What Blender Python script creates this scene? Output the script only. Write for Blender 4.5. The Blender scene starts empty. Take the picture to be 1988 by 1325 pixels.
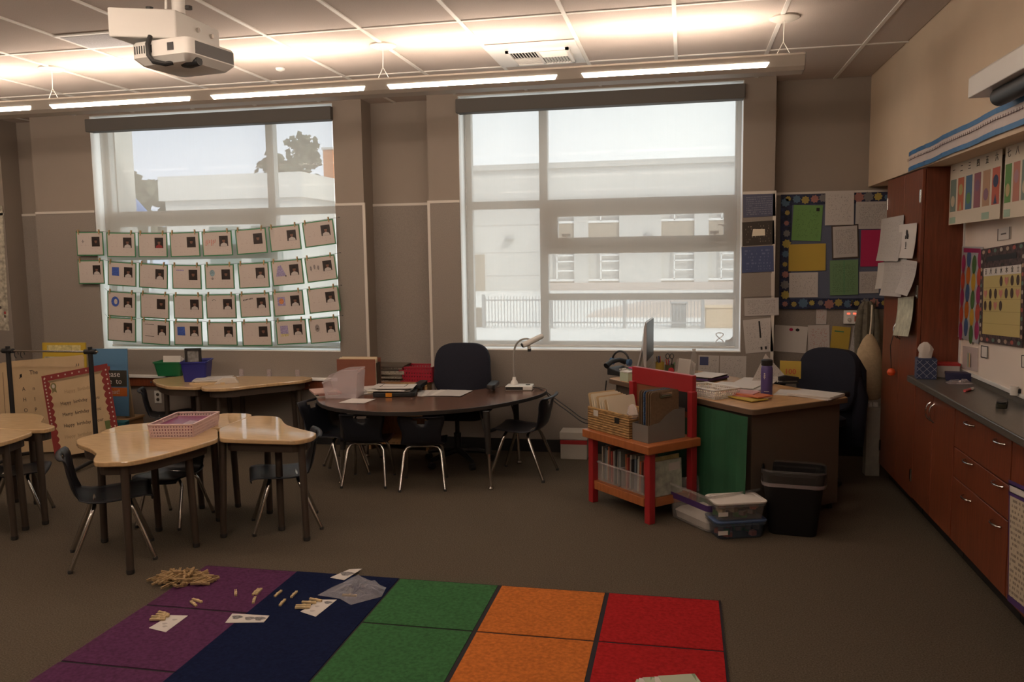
import bpy, bmesh, math, random
from mathutils import Vector, Matrix
random.seed(7)
ORD = ['first', 'second', 'third', 'fourth', 'fifth', 'sixth', 'seventh', 'eighth', 'ninth', 'tenth', 'eleventh', 'twelfth', 'thirteenth', 'fourteenth', 'fifteenth']
PI = math.pi
C = bpy.context.scene.collection
S = bpy.context.scene

# ------------------------------------------------------------------ camera
W, H = 1988, 1325
F, YAW, PITCH, ROLL, EYE = 1604.9, -.2056, -.1028, -.0144, 1.68
fw = Vector((math.sin(YAW) * math.cos(PITCH), math.cos(YAW) * math.cos(PITCH), math.sin(PITCH)))
rt0 = Vector((math.cos(YAW), -math.sin(YAW), 0))
up0 = rt0.cross(fw)
rt = rt0 * math.cos(ROLL) + up0 * math.sin(ROLL)
up = -rt0 * math.sin(ROLL) + up0 * math.cos(ROLL)
cd = bpy.data.cameras.new('camera')
cam = bpy.data.objects.new('camera', cd)
C.objects.link(cam)
cd.sensor_fit = 'HORIZONTAL'
cd.sensor_width = 36
cd.lens = F / W * 36
cd.clip_start = .05
cd.clip_end = 400
m = Matrix((rt, up, -fw)).transposed().to_4x4()
m.translation = (0, 0, EYE)
cam.matrix_world = m
S.camera = cam

# ------------------------------------------------------------------ sky, sun, exposure
world = bpy.data.worlds.new('overcast_sky')
S.world = world
world.use_nodes = True
wn = world.node_tree.nodes
wl = world.node_tree.links
bg = wn['Background']
tc = wn.new('ShaderNodeTexCoord')
# pale overcast, hazier and brighter towards the veiled sun on the right
nz = wn.new('ShaderNodeTexNoise')
nz.inputs['Scale'].default_value = 1.6
nz.inputs['Detail'].default_value = 2
cr = wn.new('ShaderNodeValToRGB')
cr.color_ramp.elements[0].position = .2
cr.color_ramp.elements[0].color = (.60, .66, .82, 1)
cr.color_ramp.elements[1].position = .85
cr.color_ramp.elements[1].color = (.93, .97, 1.0, 1)
dp = wn.new('ShaderNodeVectorMath'); dp.operation = 'DOT_PRODUCT'
dp.inputs[1].default_value = (.72, .30, .35)
wl.new(tc.outputs['Generated'], dp.inputs[0])
wl.new(tc.outputs['Generated'], nz.inputs['Vector'])
ma = wn.new('ShaderNodeMath'); ma.operation = 'MULTIPLY_ADD'
ma.inputs[1].default_value = .85
wl.new(dp.outputs['Value'], ma.inputs[0])
wl.new(nz.outputs['Fac'], ma.inputs[2])
wl.new(ma.outputs[0], cr.inputs['Fac'])
wl.new(cr.outputs['Color'], bg.inputs['Color'])
bg.inputs['Strength'].default_value = .93
sd = bpy.data.lights.new('sun', 'SUN')
sd.energy = 1.5
sd.angle = math.radians(12)
sd.color = (1, .96, .9)
sun = bpy.data.objects.new('sun', sd)
C.objects.link(sun)
sun.rotation_euler = (math.radians(46), 0, math.radians(48))
S.view_settings.view_transform = 'Standard'
S.view_settings.look = 'None'
S.view_settings.exposure = 1.6
S.view_settings.gamma = 1
S.view_settings.use_curve_mapping = False
LAMP_UP, LAMP_DOWN = 9.5, 15.0
LAMP_COL = (1, .82, .67, 1)
SCREEN_OPEN, SCREEN_GLOW = .28, (.40, .365, .315)   # the window screens: open share of the weave, light the threads pass on

# ------------------------------------------------------------------ helpers
def at(px, py, X=None, Y=None, Z=None):
    """the point on an axis-aligned plane seen at a photo pixel"""
    d = fw + rt * ((px - W / 2) / F) + up * ((H / 2 - py) / F)
    if X is not None: t = X / d.x
    elif Y is not None: t = Y / d.y
    else: t = (Z - EYE) / d.z
    return Vector((0, 0, EYE)) + d * t

class MB:
    def __init__(s): s.v, s.f, s.m = [], [], []
    def poly(s, pts, mi=0):
        n = len(s.v); s.v += [tuple(p) for p in pts]; s.f.append(tuple(range(n, n + len(pts)))); s.m.append(mi); return s
    def box(s, x0, x1, y0, y1, z0, z1, mi=0, M=None):
        n = len(s.v)
        p = [(x, y, z) for z in (z0, z1) for y in (y0, y1) for x in (x0, x1)]
        if M is not None: p = [tuple(M @ Vector(q)) for q in p]
        s.v += p
        for f in ((0, 2, 3, 1), (4, 5, 7, 6), (0, 1, 5, 4), (2, 6, 7, 3), (0, 4, 6, 2), (1, 3, 7, 5)):
            s.f.append(tuple(n + i for i in f)); s.m.append(mi)
        return s
    def prism(s, pts, z0, z1, mi=0, M=None):
        """pts counter-clockwise in xy, extruded in z"""
        n = len(s.v); k = len(pts)
        p = [(a[0], a[1], z0) for a in pts] + [(a[0], a[1], z1) for a in pts]
        if M is not None: p = [tuple(M @ Vector(q)) for q in p]
        s.v += p
        s.f.append(tuple(range(n + k - 1, n - 1, -1))); s.m.append(mi)
        s.f.append(tuple(range(n + k, n + 2 * k))); s.m.append(mi)
        for i in range(k):
            j = (i + 1) % k
            s.f.append((n + i, n + j, n + k + j, n + k + i)); s.m.append(mi)
        return s
    def tube(s, pts, r, n=8, mi=0, caps=True):
        pts = [Vector(p) for p in pts]; rr = r if isinstance(r, (list, tuple)) else [r] * len(pts)
        b = len(s.v); nrm = None
        for i, p in enumerate(pts):
            t = (pts[min(i + 1, len(pts) - 1)] - pts[max(i - 1, 0)]).normalized()
            if nrm is None:
                a = Vector((0, 0, 1)) if abs(t.z) < .9 else Vector((1, 0, 0))
                nrm = t.cross(a).normalized()
            nrm = (nrm - t * nrm.dot(t)).normalized()
            bi = t.cross(nrm)
            for k in range(n):
                a = 2 * PI * k / n
                s.v.append(tuple(p + (nrm * math.cos(a) + bi * math.sin(a)) * rr[i]))
        for i in range(len(pts) - 1):
            for k in range(n):
                k2 = (k + 1) % n
                s.f.append((b + i * n + k, b + i * n + k2, b + (i + 1) * n + k2, b + (i + 1) * n + k)); s.m.append(mi)
        if caps:
            s.f.append(tuple(b + k for k in range(n - 1, -1, -1))); s.m.append(mi)
            e = b + (len(pts) - 1) * n
            s.f.append(tuple(e + k for k in range(n))); s.m.append(mi)
        return s
    def lathe(s, prof, c=(0, 0, 0), n=20, mi=0, sx=1, sy=1):
        """prof: (r, z) pairs from bottom to top"""
        b = len(s.v)
        for r, z in prof:
            for k in range(n):
                a = 2 * PI * k / n
                s.v.append((c[0] + r * sx * math.cos(a), c[1] + r * sy * math.sin(a), c[2] + z))
        for i in range(len(prof) - 1):
            for k in range(n):
                k2 = (k + 1) % n
                s.f.append((b + i * n + k, b + i * n + k2, b + (i + 1) * n + k2, b + (i + 1) * n + k)); s.m.append(mi)
        if prof[0][0] > 1e-5: s.f.append(tuple(b + k for k in range(n - 1, -1, -1))); s.m.append(mi)
        if prof[-1][0] > 1e-5:
            e = b + (len(prof) - 1) * n
            s.f.append(tuple(e + k for k in range(n))); s.m.append(mi)
        return s
    def loft(s, loops, mi=0, cap0=True, cap1=True):
        b = len(s.v); n = len(loops[0])
        for l in loops: s.v += [tuple(p) for p in l]
        for i in range(len(loops) - 1):
            for k in range(n):
                k2 = (k + 1) % n
                s.f.append((b + i * n + k, b + i * n + k2, b + (i + 1) * n + k2, b + (i + 1) * n + k)); s.m.append(mi)
        if cap0: s.f.append(tuple(b + k for k in range(n - 1, -1, -1))); s.m.append(mi)
        if cap1:
            e = b + (len(loops) - 1) * n
            s.f.append(tuple(e + k for k in range(n))); s.m.append(mi)
        return s
    def xf(s, M):
        s.v = [tuple(M @ Vector(p)) for p in s.v]; return s
    def mesh(s, name, mats, o=(0, 0, 0), smooth=False, bev=0, seg=2):
        me = bpy.data.meshes.new(name)
        me.from_pydata([(a[0] - o[0], a[1] - o[1], a[2] - o[2]) for a in s.v], [], s.f)
        if not isinstance(mats, (list, tuple)): mats = [mats]
        for q in mats: me.materials.append(q)
        me.polygons.foreach_set('material_index', s.m)
        bm = bmesh.new(); bm.from_mesh(me)
        bmesh.ops.recalc_face_normals(bm, faces=bm.faces)
        if bev:
            es = [e for e in bm.edges if len(e.link_faces) == 2 and e.calc_face_angle(0) > .6]
            bmesh.ops.bevel(bm, geom=es, offset=bev, segments=seg, affect='EDGES', profile=.5)
        bm.to_mesh(me); bm.free()
        if smooth:
            me.polygons.foreach_set('use_smooth', [True] * len(me.polygons))
            try: me.set_sharp_from_angle(angle=math.radians(40))
            except Exception: pass
        me.update()
        return me
    def build(s, name, mats, parent=None, o=(0, 0, 0), smooth=False, bev=0, seg=2):
        ob = bpy.data.objects.new(name, s.mesh(name, mats, o, smooth, bev, seg))
        C.objects.link(ob)
        if parent is not None: ob.parent = parent
        return ob

def tag(o, label=None, cat=None, group=None, kind=None):
    if label: o['label'] = label
    if cat: o['category'] = cat
    if group: o['group'] = group
    if kind: o['kind'] = kind
    return o

def thing(name, label, cat, loc=(0, 0, 0), rz=0, group=None):
    o = bpy.data.objects.new(name, None); C.objects.link(o)
    o.empty_display_size = .05
    o.location = loc; o.rotation_euler = (0, 0, rz)
    return tag(o, label, cat, group)

def solo(name, label, cat, mb, mats, group=None, smooth=False, bev=0, rz=0):
    """a thing of one mesh, authored in world coordinates; origin moved to its base"""
    xs = [v[0] for v in mb.v]; ys = [v[1] for v in mb.v]; zs = [v[2] for v in mb.v]
    o = ((min(xs) + max(xs)) / 2, (min(ys) + max(ys)) / 2, min(zs))
    ob = mb.build(name, mats, None, o, smooth, bev)
    ob.location = o
    return tag(ob, label, cat, group)

def copy_tree(o, parent=None):
    c = o.copy(); C.objects.link(c)
    if parent is not None: c.parent = parent
    for ch in list(o.children): copy_tree(ch, c)
    return c

def rot(loc, rz=0, rx=0, ry=0):
    return Matrix.Translation(loc) @ Matrix.Rotation(rz, 4, 'Z') @ Matrix.Rotation(ry, 4, 'Y') @ Matrix.Rotation(rx, 4, 'X')

YZ = Matrix(((0, 0, 1, 0), (1, 0, 0, 0), (0, 1, 0, 0), (0, 0, 0, 1)))   # (a, b, c) -> x = c, y = a, z = b
def chaikin(p, n=2, closed=True):
    for _ in range(n):
        q = []
        for i in range(len(p) if closed else len(p) - 1):
            a, b = Vector(p[i]), Vector(p[(i + 1) % len(p)])
            q += [a * .75 + b * .25, a * .25 + b * .75]
        if not closed: q = [Vector(p[0])] + q + [Vector(p[-1])]
        p = q
    return p

def rrect(w, d, r, n=4, cx=0, cy=0):
    o = []
    for sx, sy, a0 in ((1, 1, 0), (-1, 1, 90), (-1, -1, 180), (1, -1, 270)):
        for k in range(n + 1):
            a = math.radians(a0 + 90 * k / n)
            o.append((cx + sx * (w / 2 - r) + r * math.cos(a), cy + sy * (d / 2 - r) + r * math.sin(a)))
    return o

def round_poly(pts, r):
    o = []; n = len(pts)
    for i in range(n):
        p, a, b = Vector((*pts[i][:2], 0)), Vector((*pts[i - 1][:2], 0)), Vector((*pts[(i + 1) % n][:2], 0))
        da, db = a - p, b - p
        qa = p + da.normalized() * min(r, da.length * .45); qb = p + db.normalized() * min(r, db.length * .45)
        for k in range(4):
            t_ = k / 3; q = qa * (1 - t_) ** 2 + p * 2 * t_ * (1 - t_) + qb * t_ ** 2
            o.append((q.x, q.y))
    return o

def text(name, s, size, M, mt, parent=None, ext=.0004, align='CENTER'):
    cu = bpy.data.curves.new(name, 'FONT'); cu.body = s; cu.size = size; cu.extrude = ext
    cu.align_x = align; cu.align_y = 'CENTER'; cu.resolution_u = 2
    t = bpy.data.objects.new(name, cu); C.objects.link(t)
    dg = bpy.context.evaluated_depsgraph_get()
    me = bpy.data.meshes.new_from_object(t.evaluated_get(dg))
    bpy.data.objects.remove(t)
    me.name = name
    me.materials.clear(); me.materials.append(mt)
    o = bpy.data.objects.new(name, me); C.objects.link(o)
    if parent is not None: o.parent = parent
    o.matrix_local = M
    return o

# ------------------------------------------------------------------ materials
def lin(h):
    c = [int(h[i:i + 2], 16) / 255 for i in (0, 2, 4)]
    return tuple(x / 12.92 if x <= .04045 else ((x + .055) / 1.055) ** 2.4 for x in c)

def M(name, col, rough=.6, metal=0, noise=None, bump=None, spec=.5, emit=0, alpha=None, trans=0, stretch=None):
    if isinstance(col, str): col = lin(col)
    mt = bpy.data.materials.new(name); mt.use_nodes = True
    nt = mt.node_tree; b = nt.nodes['Principled BSDF']
    b.inputs['Base Color'].default_value = (*col, 1)
    b.inputs['Roughness'].default_value = rough
    b.inputs['Metallic'].default_value = metal
    b.inputs['Specular IOR Level'].default_value = spec
    if emit:
        b.inputs['Emission Color'].default_value = (*col, 1); b.inputs['Emission Strength'].default_value = emit
    if alpha is not None: b.inputs['Alpha'].default_value = alpha
    if trans: b.inputs['Transmission Weight'].default_value = trans
    if noise or bump:
        t = nt.nodes.new('ShaderNodeTexCoord'); src = t.outputs['Object']
        if stretch:
            mp = nt.nodes.new('ShaderNodeMapping'); mp.inputs['Scale'].default_value = stretch
            nt.links.new(src, mp.inputs['Vector']); src = mp.outputs['Vector']
    if noise:
        n = nt.nodes.new('ShaderNodeTexNoise'); n.inputs['Scale'].default_value = noise[0]; n.inputs['Detail'].default_value = 5
        r = nt.nodes.new('ShaderNodeValToRGB')
        a = noise[1]
        r.color_ramp.elements[0].position = .3; r.color_ramp.elements[1].position = .7
        r.color_ramp.elements[0].color = (*[max(0, c * (1 - a)) for c in col], 1)
        r.color_ramp.elements[1].color = (*[min(1, c * (1 + a)) for c in col], 1)
        nt.links.new(src, n.inputs['Vector']); nt.links.new(n.outputs['Fac'], r.inputs['Fac']); nt.links.new(r.outputs['Color'], b.inputs['Base Color'])
    if bump:
        n = nt.nodes.new('ShaderNodeTexNoise'); n.inputs['Scale'].default_value = bump[0]; n.inputs['Detail'].default_value = 3
        bp = nt.nodes.new('ShaderNodeBump'); bp.inputs['Strength'].default_value = bump[1]; bp.inputs['Distance'].default_value = .01
        nt.links.new(src, n.inputs['Vector']); nt.links.new(n.outputs['Fac'], bp.inputs['Height']); nt.links.new(bp.outputs['Normal'], b.inputs['Normal'])
    return mt

def printed(name, base, ink, rows=60, words=45, fill=.48, rough=.7, margin=.1):
    """paper with lines of small print, in the sheet's own x-z plane"""
    mt = M(name, base, rough); nt = mt.node_tree; N = nt.nodes.new; L = nt.links.new
    if isinstance(base, str): base = lin(base)
    if isinstance(ink, str): ink = lin(ink)
    b = nt.nodes['Principled BSDF']
    t = N('ShaderNodeTexCoord'); sp = N('ShaderNodeSeparateXYZ'); L(t.outputs['Object'], sp.inputs[0])
    g = N('ShaderNodeSeparateXYZ'); L(t.outputs['Generated'], g.inputs[0])
    def mth(op, a, bb=None, c=None):
        n = N('ShaderNodeMath'); n.operation = op
        for i, q in enumerate((a, bb, c)):
            if q is None: continue
            if isinstance(q, (int, float)): n.inputs[i].default_value = q
            else: L(q, n.inputs[i])
        return n.outputs[0]
    zr = mth('MULTIPLY', sp.outputs['Z'], rows)
    line = mth('GREATER_THAN', mth('FRACT', zr), .5)
    cv = N('ShaderNodeCombineXYZ')
    L(mth('MULTIPLY', sp.outputs['X'], words), cv.inputs[0]); L(mth('MULTIPLY', mth('FLOOR', zr), 7.31), cv.inputs[1])
    nz = N('ShaderNodeTexNoise'); nz.inputs['Scale'].default_value = 1; nz.inputs['Detail'].default_value = 1
    L(cv.outputs[0], nz.inputs['Vector'])
    word = mth('GREATER_THAN', nz.outputs['Fac'], 1 - fill)
    def inside(o):
        return mth('MULTIPLY', mth('GREATER_THAN', o, margin), mth('LESS_THAN', o, 1 - margin))
    k = mth('MULTIPLY', mth('MULTIPLY', line, word), mth('MULTIPLY', inside(g.outputs['X']), inside(g.outputs['Z'])))
    mx = N('ShaderNodeMix'); mx.data_type = 'RGBA'
    L(k, mx.inputs[0]); mx.inputs[6].default_value = (*base, 1); mx.inputs[7].default_value = (*ink, 1)
    L(mx.outputs[2], b.inputs['Base Color'])
    return mt

def see_through(name, col, t, rough=.1, tint=(1, 1, 1)):
    """clear or hazy plastic and glass: part lets the view through, part is the plastic itself"""
    mt = bpy.data.materials.new(name); mt.use_nodes = True; nt = mt.node_tree
    b = nt.nodes['Principled BSDF']; out = nt.nodes['Material Output']
    b.inputs['Base Color'].default_value = (*col, 1); b.inputs['Roughness'].default_value = rough
    tr = nt.nodes.new('ShaderNodeBsdfTransparent'); tr.inputs['Color'].default_value = (*tint, 1)
    mx = nt.nodes.new('ShaderNodeMixShader'); mx.inputs[0].default_value = 1 - t
    nt.links.new(tr.outputs[0], mx.inputs[1]); nt.links.new(b.outputs[0], mx.inputs[2]); nt.links.new(mx.outputs[0], out.inputs['Surface'])
    return mt

def pane_mat():
    mt = bpy.data.materials.new('window_glass'); mt.use_nodes = True; nt = mt.node_tree
    nt.nodes.remove(nt.nodes['Principled BSDF']); out = nt.nodes['Material Output']
    tr = nt.nodes.new('ShaderNodeBsdfTransparent'); tr.inputs['Color'].default_value = (.94, .96, .95, 1)
    gl = nt.nodes.new('ShaderNodeBsdfGlossy'); gl.inputs['Roughness'].default_value = .02
    mx = nt.nodes.new('ShaderNodeMixShader'); mx.inputs[0].default_value = .015
    nt.links.new(tr.outputs[0], mx.inputs[1]); nt.links.new(gl.outputs[0], mx.inputs[2]); nt.links.new(mx.outputs[0], out.inputs['Surface'])
    return mt

def screen_fabric():
    """woven solar screen: open mesh, the rest pale threads that let some light through"""
    mt = bpy.data.materials.new('solar_screen_fabric'); mt.use_nodes = True; nt = mt.node_tree
    nt.nodes.remove(nt.nodes['Principled BSDF']); out = nt.nodes['Material Output']; N = nt.nodes.new; L = nt.links.new
    tr = N('ShaderNodeBsdfTransparent')
    tl = N('ShaderNodeBsdfTranslucent'); tl.inputs['Color'].default_value = (*SCREEN_GLOW, 1)
    df = N('ShaderNodeBsdfDiffuse'); df.inputs['Color'].default_value = (.50, .46, .42, 1)
    t = N('ShaderNodeTexCoord'); mp = N('ShaderNodeMapping'); mp.inputs['Scale'].default_value = (60, 1, 1.2)
    nz = N('ShaderNodeTexNoise'); nz.inputs['Scale'].default_value = 1.5
    L(t.outputs['Object'], mp.inputs[0]); L(mp.outputs[0], nz.inputs['Vector'])
    mr = N('ShaderNodeMapRange'); mr.inputs[3].default_value = SCREEN_OPEN - .015; mr.inputs[4].default_value = SCREEN_OPEN + .015
    L(nz.outputs['Fac'], mr.inputs[0])
    a = N('ShaderNodeMixShader'); a.inputs[0].default_value = .5
    L(tl.outputs[0], a.inputs[1]); L(df.outputs[0], a.inputs[2])
    b = N('ShaderNodeMixShader'); L(mr.outputs[0], b.inputs[0]); L(a.outputs[0], b.inputs[1]); L(tr.outputs[0], b.inputs[2])
    L(b.outputs[0], out.inputs['Surface'])
    return mt

m_wall = M('painted_wall', (.27, .222, .182), .8, noise=(3, .03), bump=(300, .05))
m_tack = M('tackable_vinyl', (.245, .21, .18), .85, noise=(180, .12), bump=(500, .15))
m_soffit = M('soffit_paint', (.63, .50, .36), .8, noise=(3, .03))
m_tile = M('ceiling_tile', (.55, .475, .425), .9, noise=(220, .10), bump=(400, .25))
m_grid = M('grid_metal', (.80, .77, .72), .5)
m_carpet = M('carpet', (.114, .092, .067), .95, noise=(140, .36), bump=(260, .6), spec=.1)
m_base = M('black_rubber', (.012, .011, .011), .6)
m_alu = M('window_aluminium', (.62, .62, .60), .45)
m_trim = M('metal_trim', (.55, .50, .44), .5)
m_cassette = M('shade_cassette', (.10, .09, .08), .7)
m_glass = pane_mat()
m_screen = screen_fabric()
m_white = M('white_paint', (.84, .83, .80), .5)
m_whiteplastic = M('white_plastic', (.72, .70, .66), .4)
m_black = M('black_plastic', (.015, .015, .016), .45)
m_dark = M('dark_rubber', (.03, .028, .027), .6)
m_maple = M('maple_laminate', (.53, .36, .19), .07, noise=(14, .10), stretch=(1, 6, 1))
m_walnut = M('walnut_laminate', (.13, .068, .046), .2, noise=(20, .25), stretch=(1, 9, 1))
m_edge = M('black_edge_band', (.02, .017, .015), .5)
m_leg = M('brown_enamel', (.06, .043, .032), .45)
m_chrome = M('chrome', (.62, .60, .57), .16, 1)
m_shell = M('navy_plastic', (.009, .011, .017), .42)
m_navy = M('navy_fabric', (.006, .007, .016), .9, noise=(200, .3))
m_cherry = M('cherry_veneer', (.175, .046, .02), .38, noise=(9, .22), stretch=(8, 8, .7))
m_cherry_edge = M('cherry_edge', (.22, .062, .028), .4)
m_counter = M('grey_laminate', (.095, .088, .074), .3, noise=(160, .25))
m_board = M('whiteboard', (.84, .75, .66), .18)
m_paper = M('paper', (.60, .56, .52), .75)
m_cream = M('cream_card', (.70, .62, .48), .75)
m_tan = M('chart_paper', (.55, .40, .235), .8, noise=(6, .06))
m_manila = M('manila', (.58, .42, .24), .75)
m_green = M('green_card', (.055, .20, .09), .7)
m_red = M('red_paint', (.33, .018, .022), .45)
m_orange = M('orange_wood', (.36, .115, .035), .45, noise=(10, .15), stretch=(6, 1, 1))
m_oak = M('oak_laminate', (.44, .255, .115), .35, noise=(10, .18), stretch=(7, 1, 1))
m_desk = M('brown_steel', (.10, .078, .058), .5)
m_pin = M('pine_wood', (.40, .265, .125), .7, noise=(30, .15))
m_ink = M('black_ink', (.02, .018, .018), .8)
m_purple = M('purple', (.075, .035, .15), .5)
m_clear = see_through('clear_plastic', (.50, .47, .44), .76, .12)
m_hazy = see_through('hazy_plastic', (.66, .57, .58), .66, .3)
m_print = printed('printed_sheet', (.48, .445, .415), (.30, .275, .26), 105, 110, .42)
m_form = printed('printed_form', (.42, .39, .365), (.26, .24, .23), 120, 130, .5)
m_redprint = printed('red_print', (.50, .45, .42), (.42, .24, .21), 110, 80, .45)
m_greenp = printed('green_sheet', (.13, .27, .075), (.08, .17, .05), 100, 90, .42)
m_green2 = printed('green_sheet_pale', (.13, .23, .11), (.08, .15, .07), 120, 110, .5)
m_yellowp = M('yellow_sheet', (.45, .31, .045), .75)
m_magenta = M('magenta_sheet', (.38, .012, .075), .75)
# ------------------------------------------------------------------ the setting
CEIL = 3.037
YP, YR, YF, YO = 6.88, 7.10, 7.06, 7.22     # pier face, recess face, window frame, outside face
XL, XR, XB, YBACK = -7.2, 1.43, 1.69, -4.0  # left wall, soffit face, whiteboard wall, wall behind
RAIL = 2.145
W1 = (-5.41, -3.0, .853, 3.022)
W2 = (-1.872, .452, .882, 3.022)

floor = MB().box(XL - .2, XB + .3, YBACK - .2, YO, -.12, 0).build('floor', m_carpet)
tag(floor, kind='structure')

ceil = MB().box(XL - .2, XB + .6, YBACK - .2, YO, CEIL + .03, CEIL + .09).build('ceiling', m_tile)
tag(ceil, kind='structure')
xs = [-.0642 + .61 * k for k in range(-12, 3)]
xs = [x for x in xs if XL < x < XR]
ys = [4.80 + 1.2 * k for k in range(-7, 2)]
ex = [XL] + xs + [XR]; ey = [YBACK] + [y for y in ys if YBACK < y < YR] + [YR]
tile_mesh = {}
for i in range(len(ex) - 1):
    for j in range(len(ey) - 1):
        w, d = round(ex[i + 1] - ex[i] - .006, 3), round(ey[j + 1] - ey[j] - .006, 3)
        if w < .02 or d < .02: continue
        if (w, d) not in tile_mesh:
            tile_mesh[(w, d)] = MB().box(-w / 2, w / 2, -d / 2, d / 2, 0, .02).mesh('tile', m_tile, bev=.003, seg=1)
        o = bpy.data.objects.new('tile', tile_mesh[(w, d)]); C.objects.link(o); o.parent = ceil
        o.location = ((ex[i] + ex[i + 1]) / 2, (ey[j] + ey[j + 1]) / 2, CEIL + .004)
for x in xs:
    MB().box(x - .012, x + .012, YBACK, YR, CEIL - .003, CEIL + .004).build('grid_bar', m_grid, ceil)
for y in ey[1:-1]:
    MB().box(XL, XR, y - .012, y + .012, CEIL - .002, CEIL + .0035).build('grid_bar', m_grid, ceil)

# window wall: piers stand forward of a recess; openings go right through
wb = MB()
def wall_cols(x0, x1, ya, yb, op=None):
    if op is None: wb.box(x0, x1, ya, yb, 0, CEIL + .03); return
    a, b, z0, z1 = op
    wb.box(x0, a, ya, yb, 0, CEIL + .03); wb.box(b, x1, ya, yb, 0, CEIL + .03)
    wb.box(a, b, ya, yb, 0, z0); wb.box(a, b, ya, yb, z1, CEIL + .03)
wall_cols(-6.05, -2.735, YP, YO, W1)
wall_cols(-2.145, .695, YP, YO, W2)
wb.box(XL - .2, -6.40, YP, YO, 0, CEIL + .03)
wb.box(-6.40, -6.05, YR, YO, 0, CEIL + .03); wb.box(-2.735, -2.145, YR, YO, 0, CEIL + .03); wb.box(.695, XB + .3, YR, YO, 0, CEIL + .03)
back = wb.build('wall_back', m_wall); tag(back, kind='structure')
# tackable panels below the rail, edged with metal trim
tk = MB()
def tack(x0, x1, y, z0=.11, z1=RAIL): tk.box(x0, x1, y - .008, y, z0, z1)
tack(-6.05, W1[0], YP); tack(W1[0], W1[1], YP, .11, W1[2] - .004); tack(W1[1], -2.735, YP)
tack(-2.145, W2[0], YP); tack(W2[0], W2[1], YP, .11, W2[2] - .004); tack(W2[1], .695, YP)
tack(-7.2, -6.40, YP); tack(-6.40, -6.05, YR); tack(-2.735, -2.145, YR); tack(.695, 1.69, YR)
tk.build('tack_panel', m_tack, back)
tr = [(-6.05, W1[0]), (W1[1], -2.735), (-2.145, W2[0]), (W2[1], .695), (-7.2, -6.40)]
n = 0
def trim(mb, mt=m_trim):
    global n
    n += 1
    return tag(mb.build('trim_%d' % n, mt), kind='structure')
for a, b in tr: trim(MB().box(a, b, YP - .013, YP - .007, RAIL - .008, RAIL + .014))
for a, b in ((-6.40, -6.05), (-2.735, -2.145), (.695, 1.69)): trim(MB().box(a, b, YR - .013, YR, RAIL - .008, RAIL + .014))
for x in (-2.735, -2.145, .695): trim(MB().box(x - .012, x + .012, YP - .012, YP + .002, .11, RAIL + .014))

rw = MB().box(XR, XB + .6, YBACK - .2, YR, 2.185, CEIL + .03).box(XB, XB + .3, YBACK - .2, YO, 0, 2.19)
tag(rw.build('wall_right', m_soffit), kind='structure')
tag(MB().box(XL - .2, XL, YBACK - .2, YO, 0, CEIL + .03).build('wall_left', m_wall), kind='structure')
tag(MB().box(XL - .2, XB + .6, YBACK - .2, YBACK, 0, CEIL + .03).build('wall_front', m_wall), kind='structure')

bb = MB()
for a, b, y in ((-7.2, -6.40, YP), (-6.40, -6.05, YR), (-6.05, -2.735, YP), (-2.735, -2.145, YR), (-2.145, .695, YP), (.695, 1.69, YR)):
    bb.box(a, b, y - .012, y, 0, .105)
bb.box(-2.735, -2.723, YP, YR, 0, .105).box(-2.157, -2.145, YP, YR, 0, .105).box(.695, .707, YP, YR, 0, .105)
tag(bb.build('baseboard_back', m_base), kind='structure')

# windows ------------------------------------------------------------
def window(idx, op, flip):
    a, b, z0, z1 = op
    fr = MB(); y0, y1 = YF, YF + .07
    def bar(xa, xb, za, zb, yy0=y0, yy1=y1): fr.box(min(xa, xb), max(xa, xb), yy0, yy1, za, zb)
    # in the frame of the right-hand window; mirrored for the other one
    fx = (lambda x: x) if not flip else (lambda x: a + b - x)
    wa, wb_ = (a, b)
    narrow = wa + .66      # left light is the narrow one
    bar(fx(wa + .062), fx(wb_ - .05), z0, z0 + .055); bar(fx(wa + .062), fx(wb_ - .05), z1 - .06, z1)
    bar(fx(wa), fx(wa + .062), z0, z1); bar(fx(wb_), fx(wb_ - .05), z0, z1)
    bar(fx(narrow), fx(narrow + .07), z0 + .055, z1 - .06, y0 - .012)
    bar(fx(wa + .062), fx(narrow), 2.083, 2.15, y0 - .005); bar(fx(narrow + .07), fx(wb_ - .05), 2.083, 2.15, y0 - .005)
    bar(fx(narrow + .07), fx(wb_ - .05), 1.69, 1.752); bar(fx(narrow + .07), fx(wb_ - .05), 1.295, 1.35)
    w = fr.build('window_%d' % idx, m_alu); tag(w, kind='structure')
    sx0, sx1 = narrow + .07, wb_ - .05
    sash = MB()
    for (xa, xb, za, zb) in ((sx0, sx1, 2.005, 2.083), (sx0, sx1, 1.752, 1.826), (sx0, sx0 + .085, 1.826, 2.005), (sx1 - .085, sx1, 1.826, 2.005)):
        xa, xb = sorted((fx(xa), fx(xb))); sash.box(xa, xb, y0 - .02, y1 - .01, za, zb)
    so = sash.build('awning_sash', m_alu, w)
    for x in (sx0 + .16, sx1 - .16):
        hx = fx(x)
        MB().box(hx - .035, hx + .035, y0 - .045, y0 - .02, 1.835, 1.86).box(hx - .008, hx + .008, y0 - .06, y0 - .02, 1.80, 1.85).build('latch', m_alu, so)
    panes = [(wa + .062, narrow, 2.15, z1 - .06), (wa + .062, narrow, z0 + .055, 2.083), (narrow + .07, wb_ - .05, 2.15, z1 - .06),
             (sx0 + .085, sx1 - .085, 1.826, 2.005), (sx0, sx1, 1.35, 1.69), (sx0, sx1, z0 + .055, 1.295)]
    for xa, xb, za, zb in panes:
        xa, xb = sorted((fx(xa), fx(xb)))
        MB().box(xa - .004, xb + .004, y0 + .035, y0 + .039, za - .004, zb + .004).build('pane', m_glass, w)
    return w
window(1, W1, True)
window(2, W2, False)
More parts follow.
